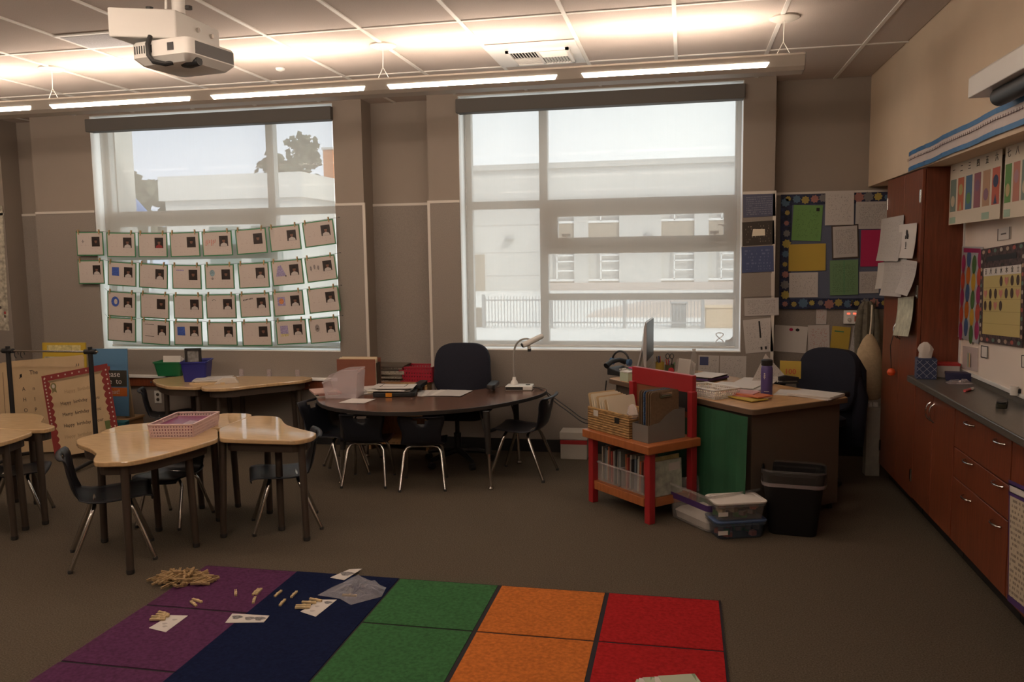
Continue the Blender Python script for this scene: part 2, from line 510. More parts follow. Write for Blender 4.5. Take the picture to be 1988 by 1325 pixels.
for i, (a, b, z0, z1) in enumerate((W1, W2)):
    lin_ = MB().box(a, a + .004, YP + .002, YF, z0, z1).box(b - .004, b, YP + .002, YF, z0, z1).box(a, b, YP - .012, YF, z0 - .004, z0 + .004).box(a, b, YP + .002, YF, z1 - .004, z1)
    trim(lin_, m_white)

def shade(op, label):
    a, b, z0, z1 = op
    t = thing('roller_shade', label, 'shade', ((a + b) / 2, YP + .04, z0))
    o = t.location
    MB().box(a - .006, b + .006, YP - .055, YP + .055, z1 - .148, z1 - .034).build('cassette', m_cassette, t, o, bev=.006)
    f = MB()
    y = YP + .075
    f.poly([(a + .042, y, z0 + .03), (b - .040, y, z0 + .03), (b - .040, y, z1 - .12), (a + .042, y, z1 - .12)])
    f.build('screen', m_screen, t, o)
    MB().box(a + .04, b - .04, y - .008, y + .008, z0 + .018, z0 + .036).build('hem_bar', m_alu, t, o, bev=.004)
    return t
shade(W1, 'sheer roller screen drawn down over the window behind the strings of portrait cards')
shade(W2, 'sheer roller screen drawn down over the window facing the fence, behind the document camera')

# bits of paper and ribbon stuck on the glass
for nm, lab, px, py, kind_ in (('window_ribbon', 'pink ribbon in a figure of eight stuck low on the right window glass', 1397, 657, 8), ('window_paper', 'torn brown paper stuck in the lower right corner of the right window', 1416, 663, 0), ('window_ribbon', 'faint pink curl stuck on the small upper casement of the right window', 1398, 448, 3)):
    c = at(px, py, Y=YF + .03)
    mt_ = M('sticker_pink_%d' % kind_, (.45, .22, .18) if kind_ else (.30, .16, .09), .8)
    if kind_ == 8: mb_ = MB().tube([(c.x + .030 * math.sin(2 * q), c.y, c.z + .045 * math.cos(q)) for q in [2 * PI * k / 24 for k in range(25)]], .004, 5, caps=False)
    elif kind_ == 3: mb_ = MB().tube([(c.x + .04 * math.cos(q), c.y, c.z + .05 * math.sin(q)) for q in [-2 + 4 * k / 14 for k in range(15)]], .005, 5)
    else: mb_ = MB().poly([(c.x - .045, c.y, c.z - .03), (c.x + .05, c.y, c.z - .03), (c.x + .05, c.y, c.z + .03), (c.x + .02, c.y, c.z + .035), (c.x, c.y, c.z + .015), (c.x - .03, c.y, c.z + .01)])
    solo(nm, lab, 'decoration', mb_, mt_)

# ------------------------------------------------------------------ outside
m_stucco = M('pale_stucco', (.57, .555, .525), .9, noise=(.6, .04))
m_fascia = M('roof_fascia', (.46, .45, .425), .8)
m_spand = M('tan_spandrel', (.34, .28, .215), .8)
m_farglass = M('far_window_glass', (.17, .22, .20), .6, spec=.2)
m_concrete = M('pale_concrete', (.66, .65, .62), .9, noise=(.4, .05))
m_fence = M('grey_fence', (.30, .30, .30), .6)
m_leaf = M('dark_leaves', (.075, .08, .05), .8, noise=(2, .4))
m_bark = M('bark', (.10, .075, .055), .9)
g = MB().box(-90, 60, YO + .02, 140, -1.1, -.9).build('ground', m_concrete); tag(g, kind='structure')
bd = thing('school_building', 'long two-storey pale building with recessed tan window bays, beyond the metal fence', 'building', (-5, 60, -.9))
o = bd.location
bays = [(-9.95, -7.82), (-6.78, -4.56), (-1.59, .70), (1.68, 3.9), (5.2, 7.4)]
wm = MB()
edges = [-17.0] + [v for bb_ in bays for v in bb_] + [12.0]
for i in range(0, len(edges), 2): wm.box(edges[i], edges[i + 1], 60, 66, -.9, 5.75)
wm.box(-17, 12, 60.4, 66, -.9, 5.75).box(-17, 12, 60, 66, 5.75, 7.95)
wm.build('wall', m_stucco, bd, o)
MB().box(-17.1, 12.1, 59.75, 66, 7.9, 8.3).build('parapet', m_fascia, bd, o)
MB().box(-17, 12, 59.95, 60.05, 5.62, 5.86).build('reveal_band', m_fascia, bd, o)
MB().box(-10.2, 12, 59.9, 60.5, -.9, -.35).build('plinth', M('pink_plinth', (.50, .42, .37), .8), bd, o)
for q in (3.9, 1.9, .2): MB().box(-17, -10.1, 59.985, 60.02, q, q + .05).build('wall_joint', m_fascia, bd, o)
for a, b in bays:
    for z0, z1 in ((4.05, 5.62), (-.15, 2.55)):
        wf = MB()
        wf.box(a, b, 60.12, 60.22, z0 - .09, z0 + .07).box(a, b, 60.12, 60.2, z1 - .06, z1)
        mid = a + (b - a) * .4
        wf.box(mid - .04, mid + .04, 60.12, 60.2, z0, z1)
        for q in ((.25, .5, .66) if z0 < 1 else (.35,)): wf.box(mid, b, 60.12, 60.2, z0 + (z1 - z0) * q - .05, z0 + (z1 - z0) * q + .05)
        wd = wf.build('window', m_white, bd, o)
        MB().box(a, b, 60.2, 60.3, z0, z1).build('pane', m_farglass, wd)
    MB().box(a, b, 60.16, 60.45, 2.55, 3.97).build('spandrel', m_spand, bd, o)
    MB().box(a, b, 60.16, 60.45, -.5, -.22).build('spandrel', m_spand, bd, o)
dr = MB().box(-15.45, -14.5, 59.9, 60.1, -.9, 1.8).build('door', m_spand, bd, o)
MB().box(-15.45, -14.5, 59.86, 59.9, .55, .62).box(-15.45, -14.5, 59.86, 59.9, -.25, -.18).build('door_rail', m_white, dr)
for lx, lz in ((-12.56, 2.9), (-1.0 + -1.5, 2.95)):
    MB().lathe([(.02, .3), (.32, .12), (.38, 0), (.02, -.02)], (lx, 59.8, lz), 10).box(lx - .06, lx + .06, 59.8, 60.1, lz + .1, lz + .25).build('wall_lamp', m_fence, bd, o)

fb = thing('metal_fence', 'grey metal picket fence standing across the pale concrete outside', 'fence', (-3.3, 29, -.9))
o = fb.location
pk = MB(); x = -7.0
while x < .64:
    pk.box(x - .011, x + .011, 28.985, 29.015, -.84, .24); x += .115
tag(pk.build('pickets', m_fence, fb, o), kind='stuff')
for z in (-.70, .10): MB().box(-7.1, .66, 28.97, 29.03, z - .025, z + .025).build('rail', m_fence, fb, o)
for x in (-7.08, -4.6, -2.03, .64): MB().box(x - .05, x + .05, 28.95, 29.05, -.9, .30).build('post', m_fence, fb, o)
def ubox(name, label, cat, b0, lid, mt):
    t = thing(name, label, cat, ((b0[0] + b0[1]) / 2, (b0[2] + b0[3]) / 2, -.9)); o = t.location
    MB().box(*b0, -.9, lid - .05).build('body', mt, t, o, bev=.02)
    MB().box(b0[0] - .03, b0[1] + .03, b0[2] - .03, b0[3] + .03, lid - .05, lid).build('lid', mt, t, o, bev=.015)
    return t
ubox('utility_cabinet', 'grey utility cabinet standing just behind the outdoor fence', 'cabinet', (-.42, .09, 29.4, 30), -.03, m_fence)
ubox('planter_box', 'low tan wooden box at the end of the outdoor fence', 'box', (.74, 2.6, 29.2, 30.4), -.17, M('tan_wood', (.55, .40, .25), .8))
ubox('gate_pillar', 'short tan pillar at the far end of the fence, below the grey door', 'pillar', (-7.46, -7.16, 29.3, 29.6), -.2, m_spand)
mound = thing('sand_bank', 'low pale bank of ground rising behind the fence', 'bank', (-1.5, 34, -.9))
bm_ = MB(); nn = 24
bm_.poly([(-4 + 6 * i / nn - mound.location.x, 0, .0) for i in (0, nn)] + [(-4 + 6 * i / nn - mound.location.x, 0, .75 * min(1, i / nn * 1.6) + .01) for i in range(nn, -1, -1)])
bm_.poly([(-4 + 6 * i / nn - mound.location.x, 4, .0) for i in (nn, 0)] + [(-4 + 6 * i / nn - mound.location.x, 4, .75 * min(1, i / nn * 1.6) + .01) for i in range(0, nn + 1)])
k = nn + 3
for i in range(k):
    j = (i + 1) % k
    f0 = bm_.v[i]; f1 = bm_.v[j]
    bm_.poly([f0, f1, (f1[0], 4, f1[2]), (f0[0], 4, f0[2])])
bm_.build('bank', M('pinkish_soil', (.56, .47, .41), .9), mound)

def tree(name, label, x, y, zb, ztop, w, seed, group=None):
    rnd = random.Random(seed)
    t = thing(name, label, 'tree', (x, y, zb), 0, group)
    hgt = ztop - zb
    tr_ = MB().tube([(0, 0, 0), (.1, 0, hgt * .35), (-.05, 0, hgt * .8)], [.28, .2, .05], 7)
    for q in range(6):
        a = q * 1.05 + rnd.random(); z = hgt * (.3 + .09 * q)
        tr_.tube([(0, 0, z), (w * .3 * math.cos(a), w * .3 * math.sin(a), z + hgt * .14)], [.09, .03], 5)
    tr_.build('trunk', m_bark, t)
    lf = MB()
    for q in range(34):
        a = rnd.random() * 6.28; zz = hgt * (.40 + .54 * rnd.random())
        k = 1.15 - abs(zz / hgt - .66) / .45
        rr = w * .5 * max(.15, k) * rnd.random() ** .5
        c = Vector((rr * math.cos(a), rr * math.sin(a), zz))
        R = w * (.13 + .12 * rnd.random())
        for _ in range(70):
            d = Vector((rnd.gauss(0, 1), rnd.gauss(0, 1), rnd.gauss(0, .8))).normalized() * R * rnd.random() ** .33
            p = c + d; s_ = w * .05
            u = Vector((rnd.gauss(0, 1), rnd.gauss(0, 1), rnd.gauss(0, 1))).normalized(); v_ = u.orthogonal().normalized()
            lf.poly([p + u * s_, p + v_ * s_, p - u * s_, p - v_ * s_])
    fo = lf.build('foliage', m_leaf, t); tag(fo, kind='stuff')
    return t
tree('broad_tree', 'tall dark tree rising behind the left white building roof', -29.1, 60, -.9, 11.0, 5.2, 3)
tree('broad_tree', 'low rounded tree beside the blue awning, left of the white building', -43.0, 60, -.9, 8.3, 6.4, 5)
tree('broad_tree', 'tree tops just showing over the long building parapet', -3.2, 74, -.9, 10.4, 4.0, 8)
b1 = thing('flat_roofed_building', 'white flat-roofed building seen through the window with the portrait cards', 'building', (-20, 35, -.9)); o = b1.location
MB().box(-23.75, -16.95, 35, 47, -.9, 4.45).build('wall', m_stucco, b1, o)
MB().box(-23.95, -16.75, 34.8, 47.2, 4.45, 5.56).build('parapet', m_stucco, b1, o)
MB().box(-21.5, -20.0, 34.9, 35, 1.2, 3.2).build('window', m_farglass, b1, o)
MB().box(-19.4, -17.9, 34.9, 35, 1.2, 3.2).build('window', m_farglass, b1, o)
ot = thing('orange_tower', 'orange block of a building showing beside the tall tree', 'building', (-30, 71, -.9)); o = ot.location
MB().box(-31.55, -28.4, 70, 74, -.9, 11.3).build('wall', M('orange_stucco', (.50, .19, .075), .9), ot, o)
MB().box(-31.65, -28.3, 69.9, 74.1, 11.3, 11.5).build('coping', m_fascia, ot, o)
aw = thing('blue_awning', 'blue sloping awning at the left edge of the first window view', 'awning', (-22.4, 30, -.9)); o = aw.location
MB().prism([(-24.5, 3.4), (-20.9, 3.4), (-22.2, 4.75), (-24.5, 5.4)], 0, .12, M=Matrix.Translation((0, 30, 0)) @ Matrix.Rotation(PI / 2, 4, 'X')).build('canopy', M('blue_canvas', (.10, .19, .42), .8), aw, o)
for x in (-24.3, -21.1): MB().tube([(x, 29.94, -.9), (x, 29.94, 3.5)], .05, 8).build('post', m_fence, aw, o)
fin = MB().box(-5.82, -5.60, YO + .1, 7.75, -.9, 3.6)
tag(fin.build('pillar', m_stucco), 'white exterior pillar just outside the window with the portrait cards', 'pillar')
# ------------------------------------------------------------------ lights in the room
m_body = M('fixture_white', (.60, .56, .50), .45)
def emis(name, k):
    mt = bpy.data.materials.new(name); mt.use_nodes = True; nt = mt.node_tree
    nt.nodes.remove(nt.nodes['Principled BSDF'])
    e = nt.nodes.new('ShaderNodeEmission'); e.inputs[0].default_value = LAMP_COL; e.inputs[1].default_value = k
    nt.links.new(e.outputs[0], nt.nodes['Material Output'].inputs['Surface']); return mt
m_up, m_down = emis('uplight_tube', LAMP_UP), emis('downlight_lens', LAMP_DOWN)
def pendant(y, x1, x0, canopies, label):
    t = thing('pendant_light', label, 'light', ((x0 + x1) / 2, y, 2.73)); o = t.location
    # shallow trough: rim, slanted sides, flat underside
    sec = [(-.105, 2.812), (-.112, 2.800), (-.085, 2.742), (-.06, 2.722), (.06, 2.722), (.085, 2.742), (.112, 2.800), (.105, 2.812), (.095, 2.812), (.06, 2.775), (-.06, 2.775), (-.095, 2.812)]
    MB().loft([[(x, y + a, b) for a, b in sec] for x in (x0, x1)]).build('housing', m_body, t, o)
    for q in (x0, x1 - .004): MB().prism([(a, b) for a, b in sec[:8]], 0, .004, M=Matrix.Translation((q, y, 0)) @ Matrix(((0, 0, 1, 0), (1, 0, 0, 0), (0, 1, 0, 0), (0, 0, 0, 1)))).build('end_cap', m_body, t, o)
    for c in canopies:
        MB().lathe([(.06, CEIL - .018), (.085, CEIL - .006), (.085, CEIL + .004)], (c, y, 0), 18).build('ceiling_canopy', m_body, t, o, smooth=True)
        cb = MB().tube([(c, y, CEIL - .01), (c - .004, y, 2.90)], .003, 5)
        cb.tube([(c - .004, y, 2.90), (c - .05, y, 2.812)], .0025, 5).tube([(c - .004, y, 2.90), (c + .045, y, 2.812)], .0025, 5)
        cb.build('cable', m_whiteplastic, t, o)
    step = 1.235
    c = canopies[0]; a = c - .09
    while a > x0 + .3:
        b = max(a - 1.085, x0 + .02)
        # lens let into the slanted near side and underside
        for s_ in (-1, 1):
            MB().poly([(b, y + s_ * .0985, 2.7675), (a, y + s_ * .0985, 2.7675), (a - .015, y + s_ * .0868, 2.7435), (b + .015, y + s_ * .0868, 2.7435)]).build('lens', m_down, t, o)
        MB().box(b + .02, a - .02, y - .04, y + .04, 2.777, 2.786).build('tube', m_up, t, o)
        a -= step
    return t
pendant(5.2, .672, -6.9, (.563, -1.904, -4.361), 'long white pendant light glowing up and down in front of the windows')
pendant(2.7, .672, -6.9, (.563, -1.904, -4.361), 'long white pendant light, the second row towards the back of the room')

pendant(.2, .672, -6.9, (.563, -1.904, -4.361), 'long white pendant light, the third row at the back of the room')
# ceiling fittings ---------------------------------------------------
t = thing('air_diffuser', 'square white air diffuser with angled louvres, in the ceiling by the long light', 'vent', (-.985, 5.66, CEIL - .012)); o = t.location
MB().box(-1.285, -.685, 5.36, 5.96, CEIL - .012, CEIL).build('panel', m_whiteplastic, t, o, bev=.003)
MB().box(-1.145, -.765, 5.515, 5.865, CEIL - .0155, CEIL - .011).build('throat', m_base, t, o)
fr = MB()
for a in ((-1.165, -.745, 5.495, 5.517), (-1.165, -.745, 5.863, 5.885), (-1.165, -1.143, 5.495, 5.885), (-.767, -.745, 5.495, 5.885), (-.965, -.948, 5.515, 5.865)): fr.box(*a, CEIL - .028, CEIL - .012)
fr.build('frame', m_whiteplastic, t, o)
for k in range(9):
    x = -1.128 + k * .0205
    MB().box(-.007, .007, 5.517, 5.68, -.0015, .0015, M=rot((x, 0, CEIL - .021), ry=.8)).build('louvre', m_whiteplastic, t, o)
    x = -.935 + k * .0205
    MB().box(-.007, .007, 5.70, 5.863, -.0015, .0015, M=rot((x, 0, CEIL - .021), ry=-.8)).build('louvre', m_whiteplastic, t, o)
for k in range(7):
    y = 5.70 + k * .024
    MB().box(-1.143, -.967, -.008, .008, -.0015, .0015, M=rot((0, y, CEIL - .021), rx=.8)).build('louvre', m_whiteplastic, t, o)
    y = 5.53 + k * .024
    MB().box(-.946, -.767, -.008, .008, -.0015, .0015, M=rot((0, y, CEIL - .021), rx=-.8)).build('louvre', m_whiteplastic, t, o)
t = thing('return_grille', 'flat grey return air grille in the ceiling beside the projector', 'vent', (-3.42, 4.63, CEIL - .012)); o = t.location
MB().box(-3.73, -3.12, 4.47, 4.79, CEIL - .006, CEIL + .002).build('frame', m_whiteplastic, t, o, bev=.003)
MB().box(-3.70, -3.15, 4.50, 4.76, CEIL - .008, CEIL - .005).build('grille', M('grille_grey', (.50, .50, .53), .7, noise=(400, .3)), t, o)
for i, (px, py, lab) in enumerate(((544, 133, 'tiny white sprinkler cap on the ceiling right of the projector'), (620, 166, 'tiny white sprinkler cap just over the light, above the first window'), (1402, 118, 'tiny white sprinkler cap near the right end of the long light'))):
    c = at(px, py, Z=CEIL)
    solo('sprinkler_cap', lab, 'sprinkler', MB().lathe([(.012, -.02), (.03, -.012), (.035, 0)], (c.x, c.y, CEIL + .001), 12), m_whiteplastic, 'ceiling sprinkler caps', smooth=True)

# projector on its ceiling box
t = thing('ceiling_projector', 'white projector slung under a white box on a ceiling pole', 'projector', (-2.3, 3.7, 2.5)); o = t.location
Yb = 3.5
tl, tm = at(207, 10, Y=Yb - .06), at(340, 18, Y=Yb + .05)
bl, bm2 = at(205, 65, Y=Yb - .06), at(340, 75, Y=Yb + .05)
zt, zb = tm.z, bm2.z
P0 = (tl.x, tl.y); P1 = (tm.x, tm.y); P2 = (tm.x + .0, 3.92); P3 = (tl.x + .02, 3.84)
MB().prism([P0, P1, P2, P3], zb, zt).build('case', m_whiteplastic, t, o, bev=.006)
MB().tube([(-2.33, 3.62, zt), (-2.33, 3.62, CEIL)], .03, 14).build('pole', m_whiteplastic, t, o, smooth=True)
for q in ((-2.42, 3.53), (-2.24, 3.56)): MB().tube([(q[0], q[1], zt - .002), (q[0], q[1], zt + .012)], .017, 10).build('grommet', m_black, t, o)
MB().tube([(-2.37, 3.58, zt), (-2.36, 3.57, zt + .05), (-2.34, 3.6, CEIL)], .006, 6).build('cord', m_whiteplastic, t, o)
for yy in (3.72, 3.84): MB().tube([(P1[0] - .002, yy, zt - .05), (P1[0] + .012, yy, zt - .05)], .012, 8).build('lock_screw', m_chrome, t, o)
pz0, pz1 = zb - .115, zb - .012
pj = rrect(.335, .33, .03, 4)
Mp = Matrix.Translation((-2.335, 3.66, 0)) @ Matrix.Rotation(-.16, 4, 'Z')
lp = [[tuple(Mp @ Vector((a * s_, b * s_, z))) for a, b in pj] for s_, z in ((.96, pz1), (1, pz1 - .012), (1, pz0 + .03), (.82, pz0))]
pb = MB().loft(lp).build('projector_body', m_whiteplastic, t, o, smooth=True)
vs = MB()
for k in range(8): vs.box(-.145 + k * .014, -.139 + k * .014, -.1665, -.164, pz1 - .055, pz1 - .02, M=Mp)
vs.build('vent_slots', m_black, pb)['kind'] = 'stuff'
for ob in (pb.children): ob.location = (-o.x, -o.y, -o.z)
q = MB().box(.05, .085, -.1675, -.164, pz1 - .055, pz1 - .02, M=Mp).build('control_panel', m_black, t, o)
q = MB().box(.164, .169, -.12, .14, pz0 + .035, pz1 - .012, M=Mp).build('side_vent', M('projector_grey', (.12, .115, .11), .5), t, o)
lens = Mp @ Vector((.11, -.09, pz0 + .012))
MB().tube([lens + Vector((-.05, .03, 0)), lens + Vector((.0, 0, -.008)), lens + Vector((.05, -.005, -.004))], [.022, .026, .022], 12).build('lens', m_black, t, o, smooth=True)
cp = [Mp @ Vector(v) for v in ((-.05, -.16, pz1 + .02), (-.052, -.178, pz1 - .02), (-.05, -.178, pz1 - .07), (-.03, -.172, pz0 + .005), (.02, -.15, pz0 - .006), (.045, -.13, pz0 + .002))]
MB().tube(cp, .011, 8).build('cable', m_black, t, o, smooth=True)

# ------------------------------------------------------------------ student desks
def desk(name, label, cat, outline, legs, z, tops=m_maple, group='student desks pushed together', smooth_n=2, splay=1.0):
    cx = sum(p[0] for p in outline) / len(outline); cy = sum(p[1] for p in outline) / len(outline)
    t = thing(name, label, cat, (cx, cy, 0), 0, group); o = t.location
    pts = round_poly(outline, .05)
    MB().prism(pts, z - .028, z).build('tabletop', tops, t, o, bev=.006, seg=2)
    inn = [(cx + (a - cx) * .86, cy + (b - cy) * .86) for a, b in pts]
    MB().prism(inn, z - .085, z - .028).build('apron', m_leg, t, o)
    for (x, y) in legs:
        dx, dy = (cx - x) * .06 * splay, (cy - y) * .06 * splay
        lg = MB().tube([(x + dx, y + dy, z - .03), (x, y, .02)], [.0225, .020], 12).build('leg', m_leg, t, o, smooth=True)
        MB().lathe([(.018, 0), (.021, .006), (.021, .025)], (x, y, 0), 12).build('glide', m_dark, lg, o)
    return t
DZ = .625
desk('student_desk', 'wavy-edged tan student desk nearest the rug, front of its cluster', 'desk',
     [(-3.565, 4.235), (-3.46, 4.12), (-3.30, 4.03), (-3.18, 3.93), (-3.10, 3.80), (-3.04, 3.735), (-2.86, 3.785), (-2.79, 3.93), (-2.73, 4.16), (-2.70, 4.365), (-2.868, 4.635), (-3.21, 4.53), (-3.55, 4.40)],
     [(-2.915, 3.80), (-3.40, 4.22), (-2.80, 4.24), (-3.20, 4.46)], DZ)
desk('student_desk', 'tan student desk at the right of the cluster, its curved end towards the kidney table', 'desk',
     [(-2.695, 4.37), (-2.42, 4.375), (-2.20, 4.38), (-2.15, 4.47), (-2.175, 4.60), (-2.34, 4.70), (-2.48, 4.80), (-2.57, 4.92), (-2.64, 5.03), (-2.72, 5.065), (-2.864, 5.065), (-2.864, 4.64)],
     [(-2.73, 4.42), (-2.20, 4.45), (-2.68, 4.90), (-2.44, 4.60)], DZ)
desk('student_desk', 'tan student desk behind the pink basket, back of its cluster', 'desk',
     [(-3.553, 4.405), (-3.212, 4.535), (-2.868, 4.64), (-2.868, 5.07), (-2.92, 5.13), (-3.10, 5.12), (-3.16, 5.045), (-3.29, 5.045), (-3.36, 4.93), (-3.41, 4.76), (-3.57, 4.63)],
     [(-3.46, 4.52), (-2.97, 5.0), (-3.2, 4.93), (-2.93, 4.70)], DZ)
desk('student_desk', 'back one of two tan desks cut off by the left of the frame', 'desk',
     [(-4.72, 4.90), (-4.49, 4.94), (-4.32, 4.86), (-4.18, 4.66), (-3.97, 4.56), (-3.96, 4.46), (-4.05, 4.435), (-4.70, 4.435)],
     [(-4.02, 4.46), (-4.65, 4.5), (-4.6, 4.85), (-4.42, 4.84)], DZ)
desk('student_desk', 'front one of two tan desks cut off by the left of the frame', 'desk',
     [(-4.70, 4.425), (-4.05, 4.425), (-3.99, 4.38), (-3.95, 4.2), (-3.95, 4.05), (-4.1, 3.95), (-4.6, 3.95), (-4.75, 4.1)],
     [(-3.985, 4.17), (-4.6, 4.05), (-4.65, 4.36), (-4.06, 4.34)], DZ)
desk('student_desk', 'tan student desk under the wall rail with green and blue tubs, left of two', 'desk',
     [(-4.66, 6.52), (-4.46, 6.30), (-4.26, 6.16), (-4.10, 6.15), (-3.965, 6.16), (-3.965, 6.80), (-4.5, 6.80)],
     [(-4.46, 6.42), (-4.02, 6.24), (-4.4, 6.74), (-4.02, 6.74)], DZ, group='student desks by the window')
desk('student_desk', 'tan student desk under the wall rail, right of two, narrowing to a point', 'desk',
     [(-3.955, 6.16), (-3.87, 6.09), (-3.70, 6.12), (-3.5, 6.36), (-3.24, 6.62), (-3.22, 6.78), (-3.35, 6.84), (-3.955, 6.80)],
     [(-3.84, 6.22), (-3.30, 6.68), (-3.9, 6.72), (-3.4, 6.76)], DZ, group='student desks by the window')

# kidney table
ko = [(-2.85, 6.20), (-2.80, 5.88), (-2.54, 5.54), (-2.08, 5.40), (-1.68, 5.52), (-1.36, 5.77), (-1.11, 6.20), (-1.06, 6.52), (-1.18, 6.68), (-1.42, 6.68), (-1.60, 6.52), (-1.76, 6.30), (-1.98, 6.20), (-2.20, 6.30), (-2.38, 6.56), (-2.56, 6.74), (-2.76, 6.68), (-2.85, 6.46)]
t = thing('kidney_table', 'dark wood kidney-shaped table with black edge, between the two windows', 'table', (-2.0, 6.0, 0)); o = t.location
kp = [(p[0], p[1]) for p in chaikin([Vector((a, b, 0)) for a, b in ko], 2)]
MB().prism(kp, .573, .598).build('tabletop', m_walnut, t, o)
ke = MB().loft([[(-2.0 + (a + 2.0) * s_, 6.0 + (b - 6.0) * s_, z) for a, b in kp] for s_, z in ((.99, .568), (1.006, .572), (1.006, .597), (.998, .599))], cap0=False, cap1=False)
ke.build('edge_band', m_edge, t, o, smooth=True)
for x, y in ((-1.356, 5.68), (-2.50, 5.66), (-1.30, 6.45), (-2.62, 6.48)):
    dx = .03 * (1 if x < -2 else -1)
    lg = MB().tube([(x + dx, y + .02, .57), (x + dx * .5, y + .01, .26)], [.026, .021], 12).build('leg', m_edge, t, o, smooth=True)
    MB().tube([(x + dx * .5, y + .01, .30), (x, y, .02)], .013, 10).build('leg_insert', m_chrome, lg, o, smooth=True)
    MB().lathe([(.018, 0), (.02, .01), (.012, .025)], (x, y, 0), 10).build('glide', m_chrome, lg, o)
    MB().tube([(x + dx, y + .02, .36), (x + dx * 4, y + .16, .565)], .006, 6).build('brace', m_edge, lg, o)

# ------------------------------------------------------------------ school chairs
def chair_parts():
    """shell facing +x, seat .37 high; returns mesh data"""
    prof = [(.205, .335), (.212, .352), (.20, .366), (.165, .372), (.10, .368), (.03, .360), (-.05, .357), (-.11, .362), (-.155, .378), (-.183, .405), (-.198, .445), (-.206, .485), (-.214, .525), (-.218, .560), (-.224, .592), (-.234, .617), (-.250, .630), (-.268, .624)]
    wid = [.172, .182, .188, .192, .194, .192, .188, .180, .168, .158, .156, .160, .172, .184, .190, .190, .184, .172]
    nx = 12; vv = []; ff = []
    for (x, z), w in zip(prof, wid):
        for k in range(nx + 1):
            u = -1 + 2 * k / nx
            cup = .018 * abs(u) ** 2.5
            back = z > .40
            vv.append((x + (cup * 1.4 if back else 0), u * w, z + (0 if back else cup * .8)))
    for i in range(len(prof) - 1):
        for k in range(nx):
            if i in (13, 14) and 4 <= k <= 7 and not (i == 13 and k in (4, 7)): continue
            a = i * (nx + 1) + k
            ff.append((a, a + 1, a + nx + 2, a + nx + 1))
    me = bpy.data.meshes.new('shell'); me.from_pydata(vv, [], ff)
    bm = bmesh.new(); bm.from_mesh(me)
    bmesh.ops.recalc_face_normals(bm, faces=bm.faces)
    bmesh.ops.solidify(bm, geom=bm.faces[:], thickness=.007)
    bmesh.ops.subdivide_edges(bm, edges=[], cuts=0)
    bmesh.ops.recalc_face_normals(bm, faces=bm.faces)
    bm.to_mesh(me); bm.free()
    me.polygons.foreach_set('use_smooth', [True] * len(me.polygons))
    me.materials.append(m_shell)
    def arch(xf_, xt, y0, yt):
        p = [(xf_, -y0, .012), (xt + (xf_ - xt) * .12, -yt - .012, .30), (xt, -yt + .012, .338), (xt, -yt + .05, .350), (xt, 0, .351), (xt, yt - .05, .350), (xt, yt - .012, .338), (xt + (xf_ - xt) * .12, yt + .012, .30), (xf_, y0, .012)]
        return MB().tube(p, .0125, 10).mesh('leg_arch', m_chrome, smooth=True)
    fa, ra = arch(.20, .09, .175, .135), arch(-.225, -.09, .185, .14)
    gl = MB().lathe([(.013, 0), (.014, .012), (.0118, .02)], (0, 0, 0), 10).mesh('glide', m_dark)
    rl = MB().tube([(.09, -.09, .352), (-.09, -.09, .352)], .008, 8).tube([(.09, .09, .352), (-.09, .09, .352)], .008, 8).mesh('seat_rail', m_chrome)
    return me, fa, ra, gl, rl
CH = chair_parts()
def school_chair(x, y, deg, label, s=1.0):
    t = thing('school_chair', label, 'chair', (x, y, 0), math.radians(deg), 'small navy school chairs')
    t.scale = (s, s, s)
    def ad(me, p):
        ob = bpy.data.objects.new(me.name.split('.')[0], me); C.objects.link(ob); ob.parent = p; return ob
    ad(CH[0], t); ad(CH[4], t)
    for me, xf_, y0 in ((CH[1], .20, .175), (CH[2], -.225, .185)):
        a = ad(me, t)
        for s_ in (-1, 1):
            g_ = ad(CH[3], a); g_.location = (xf_, s_ * y0, 0)
    return t
school_chair(-3.18, 4.03, 38, 'navy school chair with chrome legs, side-on under the desk nearest the rug')
school_chair(-3.23, 4.665, -90, 'navy school chair hidden beneath the desks with the pink basket', .86)
school_chair(-2.47, 4.70, 210, 'navy school chair under the right-hand desk of the basket cluster, facing left', .94)
school_chair(-2.62, 5.84, -16, 'navy school chair at the near left end of the kidney table, facing right', .94)
school_chair(-2.66, 6.30, 2, 'navy school chair at the far left end of the kidney table, beside the window desks', .88)
school_chair(-2.315, 5.76, 98, 'left one of two navy school chairs with their backs to us at the kidney table', .88)
school_chair(-1.875, 5.74, 103, 'right one of two navy school chairs with their backs to us at the kidney table', .88)
school_chair(-1.21, 6.13, 172, 'navy school chair at the right end of the kidney table, facing left')
school_chair(-4.30, 4.56, 32, 'navy school chair under the desks cut off by the left of the frame', .86)
school_chair(-4.40, 6.37, 33, 'navy school chair at the left end of the window desks, facing right', .92)

